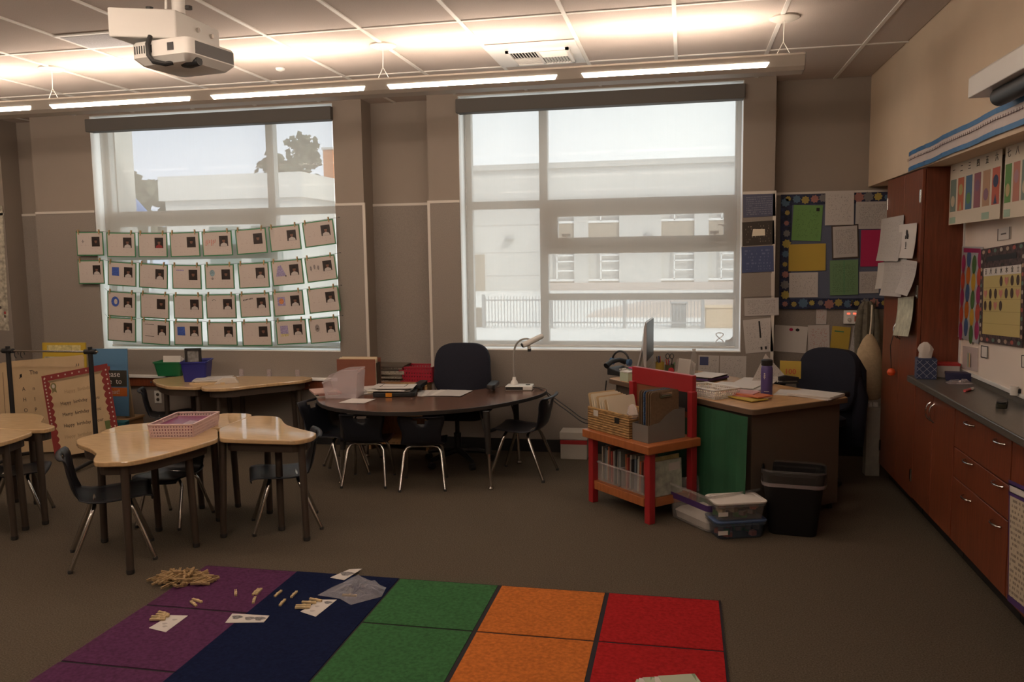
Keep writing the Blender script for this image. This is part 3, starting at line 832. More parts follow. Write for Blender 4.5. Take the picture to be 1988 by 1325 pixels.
# ------------------------------------------------------------------ swivel chairs
def cushion(w, d, h, r=.06, crown=.02):
    lo = []
    for k, (s_, z) in enumerate(((.9, 0), (.98, h * .18), (1, h * .45), (.985, h * .75), (.9, h * .95), (.6, h + crown * .7), (.25, h + crown))):
        lo.append([(a, b, z) for a, b in rrect(w * s_, d * s_, r * s_, 5)])
    return MB().loft(lo)
def swivel(name, label, x, y, deg, bw, bz0, bz1, arms=True, seat_z=.43):
    t = thing(name, label, 'chair', (x, y, 0), math.radians(deg))
    cushion(.50, .48, .075, .09).xf(Matrix.Translation((0, 0, seat_z - .04))).build('seat', m_navy, t, smooth=True)
    # backrest: rounded slab, face towards -y... chair faces -y
    n = 24; loops = []
    hh = bz1 - bz0
    shape = []
    for k in range(n + 1):
        u = -1 + 2 * k / n
        shape.append(u)
    out = []
    for k in range(40):
        a = 2 * PI * k / 40
        ca, sa = math.cos(a), math.sin(a)
        e = .55
        wx = bw / 2 * (1 if sa < 0 else .96)
        out.append((wx * math.copysign(abs(ca) ** e, ca) * (1 - .06 * max(0, -sa)), bz0 + hh / 2 + hh / 2 * math.copysign(abs(sa) ** .6, sa)))
    for yy, s_ in ((.20, .93), (.21, .985), (.235, 1), (.265, .985), (.28, .92)):
        loops.append([(a * s_, yy + .05 * (1 - (a / (bw / 2)) ** 2) + .10 * (z - bz0), bz0 + hh / 2 + (z - bz0 - hh / 2) * s_) for a, z in out])
    MB().loft(loops).build('backrest', m_navy, t, smooth=True)
    MB().tube([(0, .12, seat_z - .03), (0, .27, seat_z), (0, .31, bz0 + .06)], .022, 8).build('back_post', m_black, t)
    if arms:
        for s_ in (-1, 1):
            ar = MB().tube([(s_ * .24, .02, seat_z - .01), (s_ * .29, .02, seat_z + .03), (s_ * .30, .02, seat_z + .20)], .016, 8).build('arm', m_black, t)
            MB().prism(rrect(.07, .26, .03, 4, s_ * .30, .0), seat_z + .20, seat_z + .235).build('armrest', m_black, ar, bev=.008)
    MB().tube([(0, 0, .10), (0, 0, .25)], .03, 10).tube([(0, 0, .25), (0, 0, seat_z - .03)], .018, 10).build('column', m_black, t)
    for k in range(5):
        a = 2 * PI * k / 5 + .3
        ft = MB().tube([(0, 0, .11), (.16 * math.cos(a), .16 * math.sin(a), .095), (.28 * math.cos(a), .28 * math.sin(a), .07)], [.028, .022, .016], 8).build('foot', m_black, t)
        c = (.28 * math.cos(a), .28 * math.sin(a), .027)
        px_, py_ = -math.sin(a), math.cos(a)
        MB().tube([(c[0] - px_ * .02, c[1] - py_ * .02, .027), (c[0] + px_ * .02, c[1] + py_ * .02, .027)], .027, 12).build('caster', m_black, ft)
    return t
swivel('swivel_chair', 'dark navy swivel chair with rounded back behind the kidney table', -1.80, 6.40, 4, .50, .50, .955)
tc_ = swivel('swivel_chair', 'big dark navy swivel chair at the teacher desk with a jacket over its back', 0.85, 6.28, -51, .56, .50, .96, True, .46)
# ------------------------------------------------------------------ cabinets along the right wall
def handle(parent, c, L, axis, o):
    """bow pull on a face looking to -x; axis 'y' or 'z'"""
    p = []
    for k in range(9):
        u = -1 + 2 * k / 8
        off = .004 + .026 * (1 - u * u) ** .6
        p.append((c[0] - off, c[1] + (u * L / 2 if axis == 'y' else 0), c[2] + (u * L / 2 if axis == 'z' else 0)))
    return MB().tube(p, .0045, 8).build('handle', m_chrome, parent, o, smooth=True)
t = thing('tall_cabinet', 'tall cherry wood cabinet with two doors at the far end of the counter', 'cabinet', (1.56, 6.0, 0)); o = t.location
MB().box(1.452, 1.688, 5.55, 6.45, .10, 2.183).build('body', m_cherry, t, o)
MB().box(1.50, 1.688, 5.56, 6.44, 0, .10).build('toe_kick', m_base, t, o)
for i, (a, b) in enumerate(((5.552, 5.972), (5.978, 6.448))):
    d = MB().box(1.43, 1.45, a, b, .105, 2.175).build('door', m_cherry, t, o, bev=.0015, seg=1)
    handle(d, (1.43, 5.94 if i == 0 else 6.01, 1.14), .11, 'z', o)
    yh = a + .022 if i == 0 else b - .022
    for z in (2.01, 1.42, .25): MB().tube([(1.428, yh - .006, z - .04), (1.428, yh - .006, z + .04)], .008, 8).box(1.424, 1.431, yh - .012, yh + .02, z - .03, z + .03).build('hinge', m_chrome, d, o)

def base_cab(y0, y1, label, drawers):
    t = thing('base_cabinet', label, 'cabinet', (1.56, (y0 + y1) / 2, 0), 0, 'cherry base cabinets under the counter'); o = t.location
    MB().box(1.452, 1.688, y0 + .001, y1 - .001, .10, .858).build('body', m_cherry, t, o)
    MB().box(1.50, 1.688, y0 + .001, y1 - .001, 0, .10).build('toe_kick', m_base, t, o)
    if drawers:
        for z0, z1, hz in ((.628, .850, .80), (.466, .622, .603), (.112, .460, .415)):
            d = MB().box(1.43, 1.45, y0 + .004, y1 - .004, z0, z1).build('drawer', m_cherry, t, o, bev=.002, seg=1)
            for f_ in (.67, .15): handle(d, (1.43, y0 + (y1 - y0) * f_, hz), .115, 'y', o)
    else:
        ym = (y0 + y1) / 2
        for i, (a, b) in enumerate(((y0 + .004, ym - .002), (ym + .002, y1 - .004))):
            d = MB().box(1.43, 1.45, a, b, .112, .850).build('door', m_cherry, t, o, bev=.002, seg=1)
            handle(d, (1.43, ym + (-.035 if i == 0 else .035), .735), .11, 'z', o)
    return t
base_cab(4.765, 5.546, 'cherry base cabinet with two doors beside the tall cabinet', False)
base_cab(3.975, 4.76, 'cherry base cabinet with three wide drawers under the counter', True)
base_cab(3.19, 3.97, 'cherry base cabinet behind the hanging number chart', False)
base_cab(2.40, 3.185, 'cherry base cabinet nearest the camera end of the counter', True)
t = thing('countertop', 'long grey laminate countertop under the whiteboard', 'countertop', (1.53, 4, .858)); o = t.location
MB().box(1.378, 1.688, 2.35, 5.546, .858, .898).build('worktop', m_counter, t, o, bev=.006)
MB().box(1.670, 1.689, 2.35, 5.54, .898, .925).build('backsplash', m_counter, t, o)

# whiteboard and what hangs on it
t = thing('whiteboard', 'long whiteboard with thin metal frame above the grey counter', 'whiteboard', (1.68, 4, .93)); o = t.location
MB().box(1.676, 1.689, 2.35, 5.545, .94, 2.16).build('panel', m_board, t, o)
fr = MB()
for a in ((.928, .948), (2.15, 2.175)): fr.box(1.668, 1.689, 2.35, 5.545, *a)
fr.box(1.668, 1.689, 5.527, 5.545, .928, 2.175)
fr.build('frame', m_alu, t, o, bev=.002)

def face(plane, pos, tl, tr, bl):
    """corner pixels on a wall plane -> matrix of the sheet (local x right, z up, front to -y), width, height"""
    k = {plane: pos}
    a, b, c = (at(*q, **k) for q in (tl, tr, bl))
    u = b - a; w = u.length; d = a - c; h = d.length
    ctr = (b + c) / 2
    if plane == 'Y':
        ang = -math.atan2(u.z, u.x); rz = 0
    else:
        ang = -math.atan2(u.z, -u.y); rz = -PI / 2
    return Matrix.Translation(ctr) @ Matrix.Rotation(rz, 4, 'Z') @ Matrix.Rotation(ang, 4, 'Y'), w, h

def sheet(name, label, cat, plane, pos, tl, tr, bl, mt, group=None, th=.002, curl=0):
    Mx, w, h = face(plane, pos, tl, tr, bl)
    mb = MB()
    if curl:
        n = 6; P = []
        for k in range(n + 1):
            v = k / n; P.append((h / 2 - h * v, -curl * (v ** 2)))
        for k in range(n): mb.poly([(-w / 2, P[k][1] - th, P[k][0]), (w / 2, P[k][1] - th, P[k][0]), (w / 2, P[k + 1][1] - th, P[k + 1][0]), (-w / 2, P[k + 1][1] - th, P[k + 1][0])])
        for k in range(n): mb.poly([(-w / 2, P[k][1], P[k][0]), (w / 2, P[k][1], P[k][0]), (w / 2, P[k + 1][1], P[k + 1][0]), (-w / 2, P[k + 1][1], P[k + 1][0])])
    else:
        mb.box(-w / 2, w / 2, -th, 0, -h / 2, h / 2)
    ob = mb.build(name, mt)
    ob.matrix_world = Mx
    return tag(ob, label, cat, group), w, h

def flat(parent, name, mt, w, h, x, z, lift=.0026, th=.0006):
    """a thin printed patch on a sheet"""
    return MB().box(x - w / 2, x + w / 2, -lift - th, -lift, z - h / 2, z + h / 2).build(name, mt, parent)
def blob(parent, name, mt, pts, lift=.0026):
    return MB().poly([(x, -lift, z) for x, z in pts]).build(name, mt, parent)
def disc(cx, cz, rx, rz_, n=14): return [(cx + rx * math.cos(2 * PI * k / n), cz + rz_ * math.sin(2 * PI * k / n)) for k in range(n)]

# calendar pocket chart
m_calborder = M('calendar_border', (.055, .032, .03), .7, noise=(45, .9))
m_calyellow = M('calendar_yellow', (.50, .40, .14), .5)
s, w, h = sheet('calendar_chart', 'dark-bordered yellow pocket calendar hanging on the whiteboard', 'calendar', 'X', 1.664, (1905, 485), (1990, 470), (1903, 664), m_calborder, th=.004)
w_in, h_in = w * .86, h * .70
flat(s, 'pocket_sheet', m_calyellow, w_in, h_in, .012, -.06 * h, .0045)
flat(s, 'weekday_strip', m_paper, w_in, h_in * .12, .012, -.06 * h + h_in * .44, .0055)
for k, ch in enumerate('日月火水木金土'):
    x = .012 + w_in * (-.5 + (k + .5) / 7)
    text('weekday_letter', ch, h_in * .095, Matrix.Translation((x, -.0066, -.06 * h + h_in * .44)) @ Matrix.Rotation(PI / 2, 4, 'X'), m_ink, s)
m_bean, m_pinkc = M('brown_print', (.045, .022, .012), .7), M('pink_print', (.50, .20, .16), .7)
fill = ['...xoxx', 'oxxoxxo', 'xxox...']
for r_, row in enumerate(fill):
    for k, ch in enumerate(row):
        if ch == '.': continue
        x = .012 + w_in * (-.5 + (k + .5) / 7); z = -.06 * h + h_in * (.29 - .178 * r_)
        cw = w_in / 7
        if ch == 'x': blob(s, 'day_card', m_bean, disc(x, z, cw * .28, h_in * .075), .0062)
        else: blob(s, 'day_card', m_pinkc, [(x - cw * .3, z + h_in * .06), (x, z + h_in * .04), (x + cw * .3, z + h_in * .06), (x + cw * .33, z), (x, z - h_in * .075), (x - cw * .33, z)], .0062)
for k in range(1, 5):
    flat(s, 'pocket_seam', M('seam', (.38, .30, .10), .6) if k == 1 else bpy.data.materials['seam'], w_in, .003, .012, -.06 * h + h_in * (.38 - .178 * k), .0057)
m_cb = [M('border_figure_%d' % i, c, .7) for i, c in enumerate(((.40, .28, .20), (.35, .08, .06), (.10, .18, .14), (.42, .36, .30)))]
for k in range(7):
    for z in (-.465 * h, .465 * h): blob(s, 'border_figure', m_cb[k % 4], disc(-w * .43 + w * .143 * k, z, w * .035, h * .022, 8), .0046)
for k in range(10):
    for x in (-w * .47, w * .475): blob(s, 'border_figure', m_cb[(k * 3) % 4], disc(x, -h * .4 + h * .085 * k, w * .022, h * .022, 8), .0046)
flat(s, 'title_band', m_base, w_in * .8, h * .055, 0, h * .385, .0046)

cols = [(.30, .02, .10), (.50, .30, .03), (.04, .10, .22), (.42, .06, .03), (.05, .14, .04), (.45, .13, .02)]
m_bl = [M('oval_%d' % i, c, .35) for i, c in enumerate(cols)]
s, w, h = sheet('oval_poster', 'poster of bright coloured ovals between the tall cabinet and the calendar', 'poster', 'X', 1.665, (1866, 479), (1906, 480), (1863, 655), M('poster_grey', (.33, .33, .34), .5), th=.002)
for r_ in range(5):
    for k in range(4):
        x = w * (-.38 + .26 * k); z = h * (.33 - .185 * r_) + (h * .045 if k % 2 else -.01)
        blob(s, 'oval', m_bl[(r_ * 3 + k * 2) % 6], disc(x, z, w * .105, h * .102), .0024 + .0002 * (k % 2))
flat(s, 'title', m_bl[0], w * .8, h * .045, 0, h * .46, .0024)

# animal number sheets hanging below the soffit
m_pan = [M('panel_%d' % i, c, .7) for i, c in enumerate(((.16, .21, .18), (.45, .12, .05), (.07, .15, .24), (.27, .10, .12), (.40, .24, .14), (.45, .10, .06), (.10, .24, .06), (.42, .17, .12)))]
m_acc = [M('accent_%d' % i, c, .7) for i, c in enumerate(((.50, .42, .30), (.40, .34, .12), (.10, .22, .08), (.20, .10, .16), (.22, .11, .16), (.04, .05, .10), (.44, .34, .16), (.36, .20, .22)))]
for q, (tl, tr, bl, lab) in enumerate((((1850, 319), (1952, 283), (1839, 437), 'first sheet of painted number panels hanging under the ledge, next to the tall cabinet'),
                                        ((1953, 282), (2062, 243), (1948, 425), 'second sheet of painted number panels hanging under the ledge, cut by the frame'))):
    s, w, h = sheet('number_sheet', lab, 'poster', 'X', 1.575 - .004 * q, tl, tr, bl, M('sheet_cream_%d' % q, (.60, .53, .42), .7), 'painted number sheets', th=.002)
    for k in range(6):
        x = w * (-.5 + (k + .5) / 6); i = (k + 6 * q) % 8
        p = flat(s, 'picture_panel', m_pan[i], w / 6 * .76, h * .52, x, -.03 * h, .0024)
        if i in (1, 5): blob(s, 'picture_figure', m_acc[i], [(x - w * .03, -h * .28), (x + w * .03, -h * .28), (x, -h * .14)], .0034)
        blob(s, 'picture_figure', m_acc[i], disc(x, h * (.04 if i % 2 else -.12), w * .045, h * .09), .0036)
        text('number_sign', '一二三四五六七八九十'[(k + 6 * q) % 10], h * .13, Matrix.Translation((x, -.003, h * .37)) @ Matrix.Rotation(PI / 2, 4, 'X'), m_ink, s)
        if k in (0, 4): flat(s, 'green_tab', M('mint_%d%d' % (q, k), (.30, .42, .32), .7), w / 6 * .8, h * .10, x, -.43 * h, .0024)

# number line banner on the soffit face
bn = thing('number_line', 'long white number line banner with blue borders along the soffit over the tall cabinet', 'banner', (1.42, 4.6, 2.2)); o = bn.location
m_bblue = M('banner_blue', (.035, .16, .36), .4); m_bwhite = printed('banner_white', (.58, .50, .46), (.47, .33, .31), 30, 60, .45, .45, .0)
def strip(name, mt, za, zb, off):
    mb = MB(); n = 40
    P = []
    for k in range(n + 1):
        y = 5.86 - k * (5.86 - 2.6) / n
        wv = .004 * math.sin(k * .9) + .003 * math.sin(k * 2.3)
        dz = .0025 * math.sin(k * .75) + .045 * (k / n)
        P.append((1.424 - off - abs(wv), y, dz))
    for k in range(n):
        a, b = P[k], P[k + 1]
        mb.poly([(a[0], a[1], za + a[2]), (b[0], b[1], za + b[2]), (b[0], b[1], zb + b[2]), (a[0], a[1], zb + a[2])])
    return mb.build(name, mt, bn, o, smooth=True)
strip('centre_strip', m_bwhite, 2.205, 2.292, .001)
strip('border', m_bblue, 2.184, 2.210, .003); strip('border', m_bblue, 2.282, 2.308, .003)
strip('number_axis', M('axis_ink', (.10, .05, .05), .7), 2.252, 2.256, .0035)
tk_ = MB()
for k in range(100):
    y = 5.83 - k * .032; kk = (5.86 - y) / (5.86 - 2.6) * 40
    dz = .0025 * math.sin(kk * .75) + .045 * kk / 40
    tk_.box(1.4235 - .0155, 1.4235 - .0145, y - .002, y + .002, 2.246 + dz, 2.262 + dz)
tag(tk_.build('tick_marks', bpy.data.materials['axis_ink'], bn, o), kind='stuff')

# pull-down screen case
t = thing('projection_screen', 'white pull-down screen case on the upper right wall with black roll inside', 'screen', (1.36, 3.0, 2.36)); o = t.location
MB().prism([(1.30, 2.385), (1.428, 2.385), (1.428, 2.490), (1.315, 2.490), (1.30, 2.475)], 1.7, 4.335, M=Matrix(((1, 0, 0, 0), (0, 0, 1, 0), (0, 1, 0, 0), (0, 0, 0, 1)))).build('case', m_whiteplastic, t, o, bev=.004)
MB().tube([(1.365, 1.8, 2.35), (1.365, 4.12, 2.35)], .040, 18).build('screen_roll', m_black, t, o, smooth=True)
MB().box(1.345, 1.395, 1.75, 4.15, 2.372, 2.387).build('slot', m_base, t, o)

# things on the counter -----------------------------------------------
c = at(1799, 738, Z=.898)
m_tis = M('tissue_box_blue', (.03, .045, .11), .6); m_tisw = M('tissue_line', (.34, .36, .42), .6)
t = thing('tissue_box', 'cube tissue box with blue lattice pattern at the far end of the counter', 'tissue box', (1.452, 5.42, .898), math.radians(-8)); s_ = .055
MB().box(-s_, s_, -s_, s_, 0, .125).build('box', m_tis, t, bev=.002)
lt = MB()
for k in range(-3, 4):
    for sg in (-1, 1):
        for f_ in range(2):
            # lattice strips, clipped to the face
            for j in range(12):
                u0, u1 = -1 + j / 6, -1 + (j + 1) / 6
                x0, x1 = u0 * s_, u1 * s_
                z0, z1 = .0625 + sg * u0 * .0625 * .9 + k * .042, .0625 + sg * u1 * .0625 * .9 + k * .042
                if min(z0, z1) < .004 or max(z0, z1) > .121: continue
                q = [(x0, -s_ - .0008, z0 - .0016), (x1, -s_ - .0008, z1 - .0016), (x1, -s_ - .0008, z1 + .0016), (x0, -s_ - .0008, z0 + .0016)]
                if f_: q = [(y_, x_, z_) for x_, y_, z_ in q]
                lt.poly(q)
lt.build('lattice', m_tisw, t)
n = 14; lo = []
for z, r_, a_ in ((.12, .030, 0), (.15, .034, .2), (.18, .038, .5), (.205, .030, .8), (.222, .012, 1)):
    lo.append([(r_ * (1 + .25 * math.sin(3 * k + a_ * 4)) * math.cos(2 * PI * k / n) - .006, r_ * .6 * (1 + .2 * math.cos(2 * k + a_)) * math.sin(2 * PI * k / n), z) for k in range(n)])
MB().loft(lo).build('tissue', m_paper, t, smooth=True)
def cbox(name, label, cat, px, py, w, d, h, mt, rz=0, lid=None):
    c = at(px, py, Z=.898)
    t = thing(name, label, cat, (c.x, c.y + d / 2, .898), rz)
    MB().box(-w / 2, w / 2, -d / 2, d / 2, 0, h).build('body', mt, t, bev=.003)
    MB().box(-w / 2 * 1.04, w / 2 * 1.04, -d / 2 * 1.04, d / 2 * 1.04, h - .012, h + .004).build('lid', lid or mt, t, bev=.002)
    return t
t = cbox('wipe_pack', 'red and white pack of wipes lying on the counter behind the navy box', 'pack', 1838, 734, .15, .085, .085, m_paper, -.1, M('pack_red', (.45, .03, .03), .4))
cbox('pencil_box', 'navy blue box on the counter beside the red pack', 'box', 1866, 741, .145, .08, .045, M('box_navy', (.02, .022, .07), .5), -.2)
c = at(1862, 746, Z=.898)
t = thing('ziplock_bag', 'crumpled clear bag lying in front of the navy box on the counter', 'bag', (c.x - .0, c.y, .898))
rnd = random.Random(4); mb = MB()
G = [[(-.07 + .14 * i / 6, -.045 + .09 * j / 5, .006 + .022 * rnd.random() * (1 if 0 < i < 6 and 0 < j < 5 else .1)) for i in range(7)] for j in range(6)]
for j in range(5):
    for i in range(6): mb.poly([G[j][i], G[j][i + 1], G[j + 1][i + 1], G[j + 1][i]])
for j in range(5):
    for i in range(6): mb.poly([(p_[0], p_[1], .001) for p_ in (G[j][i], G[j][i + 1], G[j + 1][i + 1], G[j + 1][i])])
mb.build('film', m_hazy, t)
c = at(1880, 760, Z=.898)
t = thing('marker_pen', 'small red and white marker pen lying on the counter', 'pen', (c.x, c.y, .898), .9)
MB().tube([(-.05, 0, .008), (.02, 0, .008)], .008, 10).build('barrel', M('pen_red', (.45, .06, .07), .4), t, smooth=True)
MB().tube([(.02, 0, .008), (.06, 0, .008)], .0085, 10).build('cap', m_paper, t, smooth=True)
c = at(1945, 790, Z=.898)
t = thing('board_eraser', 'dark felt whiteboard eraser lying on the counter', 'eraser', (c.x, c.y, .898), 1.2)
MB().prism(rrect(.13, .05, .018), .0, .022).build('felt', M('felt_dark', (.03, .028, .018), .95), t, bev=.004)
MB().prism(rrect(.125, .045, .016), .022, .034).build('back', m_black, t, bev=.003)
c = at(1972, 760, X=1.655)
t = thing('magnet_cup', 'small white cup of the whiteboard near the eraser, stuck on the board', 'cup', (1.647, c.y, c.z - .02))
MB().lathe([(.018, 0), (.02, .045), (.017, .045), (.015, .004)], (0, 0, 0), 14).build('cup', m_whiteplastic, t, smooth=True)
MB().box(.014, .029, -.012, .012, .012, .032).build('magnet', m_black, t)
# sheets and clips on the whiteboard
for tl, tr, bl, mt, nm, lab, ct in (((1870, 672), (1899, 676), (1869, 716), m_hazy, 'clear_pouch', 'clear pouch of pens and papers stuck on the whiteboard by the tall cabinet', 'pouch'),
                        ((1906, 671), (1919, 673), (1905, 694), m_paper, 'small_card', 'small black-framed card stuck on the whiteboard under the calendar', 'card'),
                        ((1985, 690), (1996, 690), (1984, 714), m_paper, 'small_card', 'small framed card on the whiteboard cut by the right edge', 'card')):
    s, w, h = sheet(nm, lab, ct, 'X', 1.672, tl, tr, bl, mt, th=.003)
    if nm == 'small_card':
        for x, z, ww, hh in ((0, h * .47, w, h * .07), (0, -h * .47, w, h * .07), (w * .46, 0, w * .09, h), (-w * .46, 0, w * .09, h)): flat(s, 'border', m_ink, ww, hh, x, z, .0032)
    else:
        for x, mt2 in ((-.03, m_green), (.0, m_yellowp), (.02, m_ink)): flat(s, 'pen', mt2, .008, h * .6, x, -.01, .0036)
s, w, h = sheet('small_label', 'pale label card on the whiteboard above the calendar', 'card', 'X', 1.672, (1938, 445), (1963, 440), (1936, 468), m_paper, th=.002)
for x in (-w * .45, w * .45): flat(s, 'edge_line', m_leg, .008, h, x, 0, .0024)
flat(s, 'ink_line', m_leg, w * .4, h * .12, 0, 0, .0024)
# hanging hundred chart on the base cabinet
s, w, h = sheet('hundred_chart', 'white pocket number chart with purple edges hanging on the base cabinet at the right edge', 'chart', 'X', 1.424, (1962, 935), (2050, 975), (1957, 1163), printed('hundred_print', (.52, .44, .32), (.24, .19, .14), 42, 60, .52, .7, .03), th=.003)
for z, hh in ((h * .49, .022), (h * .40, .018), (-h * .485, .03)): flat(s, 'purple_band', m_purple, w * 1.02, hh, 0, z, .0034)
flat(s, 'side_band', m_purple, .008, h, -w * .49, 0, .0034)
flat(s, 'header', m_paper, w * .97, h * .07, 0, h * .445, .0034)

# papers taped to the tall cabinet doors
for i, (tl, tr, bl, mt, lab, cu) in enumerate((
    ((1709, 428), (1752, 420), (1712, 505), m_print, 'blank-looking printed paper taped on the cabinet door, top left', .03),
    ((1746, 437), (1780, 433), (1745, 501), m_paper, 'white paper with a black clover drawing taped on the cabinet door', .02),
    ((1703, 513), (1718, 510), (1706, 560), m_paper, 'narrow paper half hidden on the cabinet door, far left of the lower row', .02),
    ((1715, 509), (1757, 505), (1719, 572), m_print, 'white paper with small pink figures taped on the cabinet door', .03),
    ((1752, 508), (1776, 512), (1758, 565), m_print, 'curling paper taped beside the pink-figure paper on the cabinet door', .05),
    ((1741, 581), (1771, 578), (1746, 650), M('pale_art', (.50, .50, .38), .7, noise=(18, .25)), 'pale green and yellow painting taped low on the cabinet door', .03))):
    s, w, h = sheet('taped_paper', lab, 'paper', 'X', 1.424 - .003 * i, tl, tr, bl, mt, 'papers on the tall cabinet', curl=cu)
    if i == 1:
        for x, z in ((-.02, .02), (.025, .03), (0, .055), (.03, -.0)): blob(s, 'clover_leaf', m_ink, disc(x, z, .024, .02, 9), .006)
        flat(s, 'clover_stem', m_ink, .012, .06, .005, -.035, .011)
        flat(s, 'clover_pot', m_ink, .04, .02, .005, -.055, .012)
    if i == 3:
        for x in (-.02, .035): blob(s, 'pink_figure', m_redprint, disc(x, -.03, .02, .018, 9), .012)
t = thing('lanyard_whistle', 'bright orange ball hanging on a black cord from the cabinet door handle', 'lanyard', (1.395, 6.02, .85))
MB().tube([(.02, 0, .32), (-.01, .004, .18), (0, 0, .02)], .003, 5).build('cord', m_black, t)
MB().lathe([(.0, -.028), (.02, -.02), (.029, 0), (.02, .02), (0, .028)], (0, 0, 0), 14).build('ball', M('orange_ball', (.75, .10, .02), .5), t, smooth=True)
# ------------------------------------------------------------------ notice board and papers on the far wall
bd = thing('notice_board', 'blue-grey notice board with flowered navy border on the far wall by the tall cabinet', 'notice board', (1.23, YR - .02, 1.21)); o = bd.location
YBd = YR - .03
MB().box(.765, 1.688, YBd, YR - .009, 1.215, 2.14).build('panel', M('board_blue', (.10, .115, .165), .9, noise=(200, .15)), bd, o)
m_bnavy = M('border_navy', (.012, .018, .05), .7, noise=(35, .6))
fl = [M('flower_%d' % i, c, .7) for i, c in enumerate(((.36, .28, .06), (.30, .13, .11), (.07, .13, .20), (.16, .15, .15), (.32, .24, .06)))]
BW = .085
for x0, x1, z0, z1 in ((.765, 1.688, 2.14 - BW, 2.14), (.765, 1.688, 1.215, 1.215 + BW), (.765, .765 + BW, 1.215 + BW, 2.14 - BW)):
    MB().box(x0, x1, YBd - .004, YBd, z0, z1).build('border', m_bnavy, bd, o)
rnd = random.Random(2)
def flower(x, z, r, mt):
    p = []
    for k in range(16):
        rr = r * (1 if k % 2 == 0 else .76); a = 2 * PI * k / 16 + x * 9
        p.append((x + rr * math.cos(a), YBd - .0055, z + rr * math.sin(a)))
    MB().poly(p).build('flower', mt, bd, o)
for k in range(13):
    x = .81 + k * .068
    flower(x + .01 * rnd.random(), 2.098 + rnd.uniform(-.008, .008), rnd.choice((.024, .034, .042)), fl[(k * 2) % 5])
    flower(x + .01 * rnd.random(), 1.258 + rnd.uniform(-.008, .008), rnd.choice((.024, .034, .042)), fl[(k * 3 + 1) % 5])
for k in range(10): flower(.807 + rnd.uniform(-.008, .008), 1.33 + k * .083, rnd.choice((.022, .03, .038)), fl[(k * 3) % 5])
yb = YBd - .004
PB = [  # tl, tr, bl, material, label
    ((1539, 398), (1596, 399), (1538, 467), m_greenp, 'bright green sheet on the notice board, above the yellow one', 0),
    ((1531, 475), (1603, 473), (1531, 527), m_yellowp, 'plain yellow sheet on the notice board', .002),
    ((1532, 530), (1588, 529), (1532, 578), m_print, 'printed sheet on the notice board, right under the yellow one', 0),
    ((1603, 372), (1659, 370), (1601, 438), m_print, 'large white sheet pinned over the top edge of the notice board', .007),
    ((1661, 392), (1726, 391), (1661, 445), m_form, 'printed sheet at the top right of the notice board, beside the tall cabinet', 0),
    ((1617, 441), (1664, 438), (1618, 501), m_form, 'dark-mounted printed sheet in the middle of the notice board', .004),
    ((1671, 447), (1716, 446), (1671, 518), m_magenta, 'bright magenta sheet on the notice board', .001),
    ((1611, 506), (1666, 504), (1611, 574), m_green2, 'pale green ruled sheet low on the notice board', .005),
    ((1668, 528), (1706, 527), (1668, 570), m_form, 'printed sheet under the magenta one on the notice board', .002)]
for tl, tr, bl, mt, lab, lf in PB:
    s, w, h = sheet('pinned_sheet', lab, 'paper', 'Y', yb - .002 - lf, tl, tr, bl, mt, 'sheets on the notice board')
    if 'dark-mounted' in lab: MB().box(-w * .56, w * .56, .0005, .002, -h * .55, h * .55).build('mount', m_leg, s)
    if 'bright green' in lab: flat(s, 'square_print', m_ink, w * .11, h * .09, w * .34, h * .38)
    if 'ruled' in lab: flat(s, 'fold_line', m_green, .004, h * .96, 0, 0)
PP = [
    ('Y', YP - .010, (1443, 377), (1506, 373), (1442, 423), printed('calendar_lights', (.07, .075, .12), (.15, .155, .20), 60, 140, .55), 'dark blue lights picture at the top of the pier papers, over the string of lamps', 'picture'),
    ('Y', YP - .010, (1442, 432), (1504, 428), (1441, 478), printed('calendar_night', (.035, .026, .018), (.22, .18, .14), 50, 120, .38), 'black and white night picture on the pier beside the window', 'picture'),
    ('Y', YP - .012, (1440, 480), (1502, 477), (1440, 530), printed('calendar_blue', (.05, .07, .16), (.12, .14, .24), 40, 70, .45), 'blue lettered picture on the pier beside the window, third down', 'picture'),
    ('Y', YP - .012, (1445, 580), (1512, 578), (1445, 614), m_form, 'white ruled list sticking out past the edge of the pier', 'paper'),
    ('Y', YP - .010, (1445, 622), (1499, 617), (1445, 687), m_print, 'white schedule with dark bar, lowest on the pier beside the window', 'paper'),
    ('Y', YR - .012, (1503, 631), (1567, 635), (1502, 682), m_paper, 'white notice with tiny red logo, under the notice board', 'paper'),
    ('Y', YR - .013, (1570, 632), (1612, 631), (1567, 702), m_redprint, 'white list printed in red columns, under the notice board', 'paper'),
    ('Y', YR - .015, (1614, 633), (1650, 636), (1612, 686), m_yellowp, 'yellow note under the notice board above the swivel chair', 'paper'),
    ('Y', YR - .012, (1585, 598), (1605, 598), (1584, 630), m_redprint, 'narrow pale strip of paper just under the notice board border', 'paper'),
    ('Y', YR - .011, (1652, 632), (1668, 634), (1652, 700), m_form, 'narrow printed list hanging right of the yellow note', 'paper'),
    ('Y', YR - .030, (1672, 588), (1684, 590), (1660, 655), m_print, 'slanting strip of paper hanging beside the coat hooks', 'paper'),
    ('Y', YP - .010, (1356, 690), (1396, 691), (1355, 735), m_print, 'printed page with small picture pinned low under the window by the clear bottle', 'paper'),
    ('Y', YP - .010, (1398, 691), (1449, 692), (1397, 735), m_print, 'wider printed page pinned low under the window corner', 'paper')]
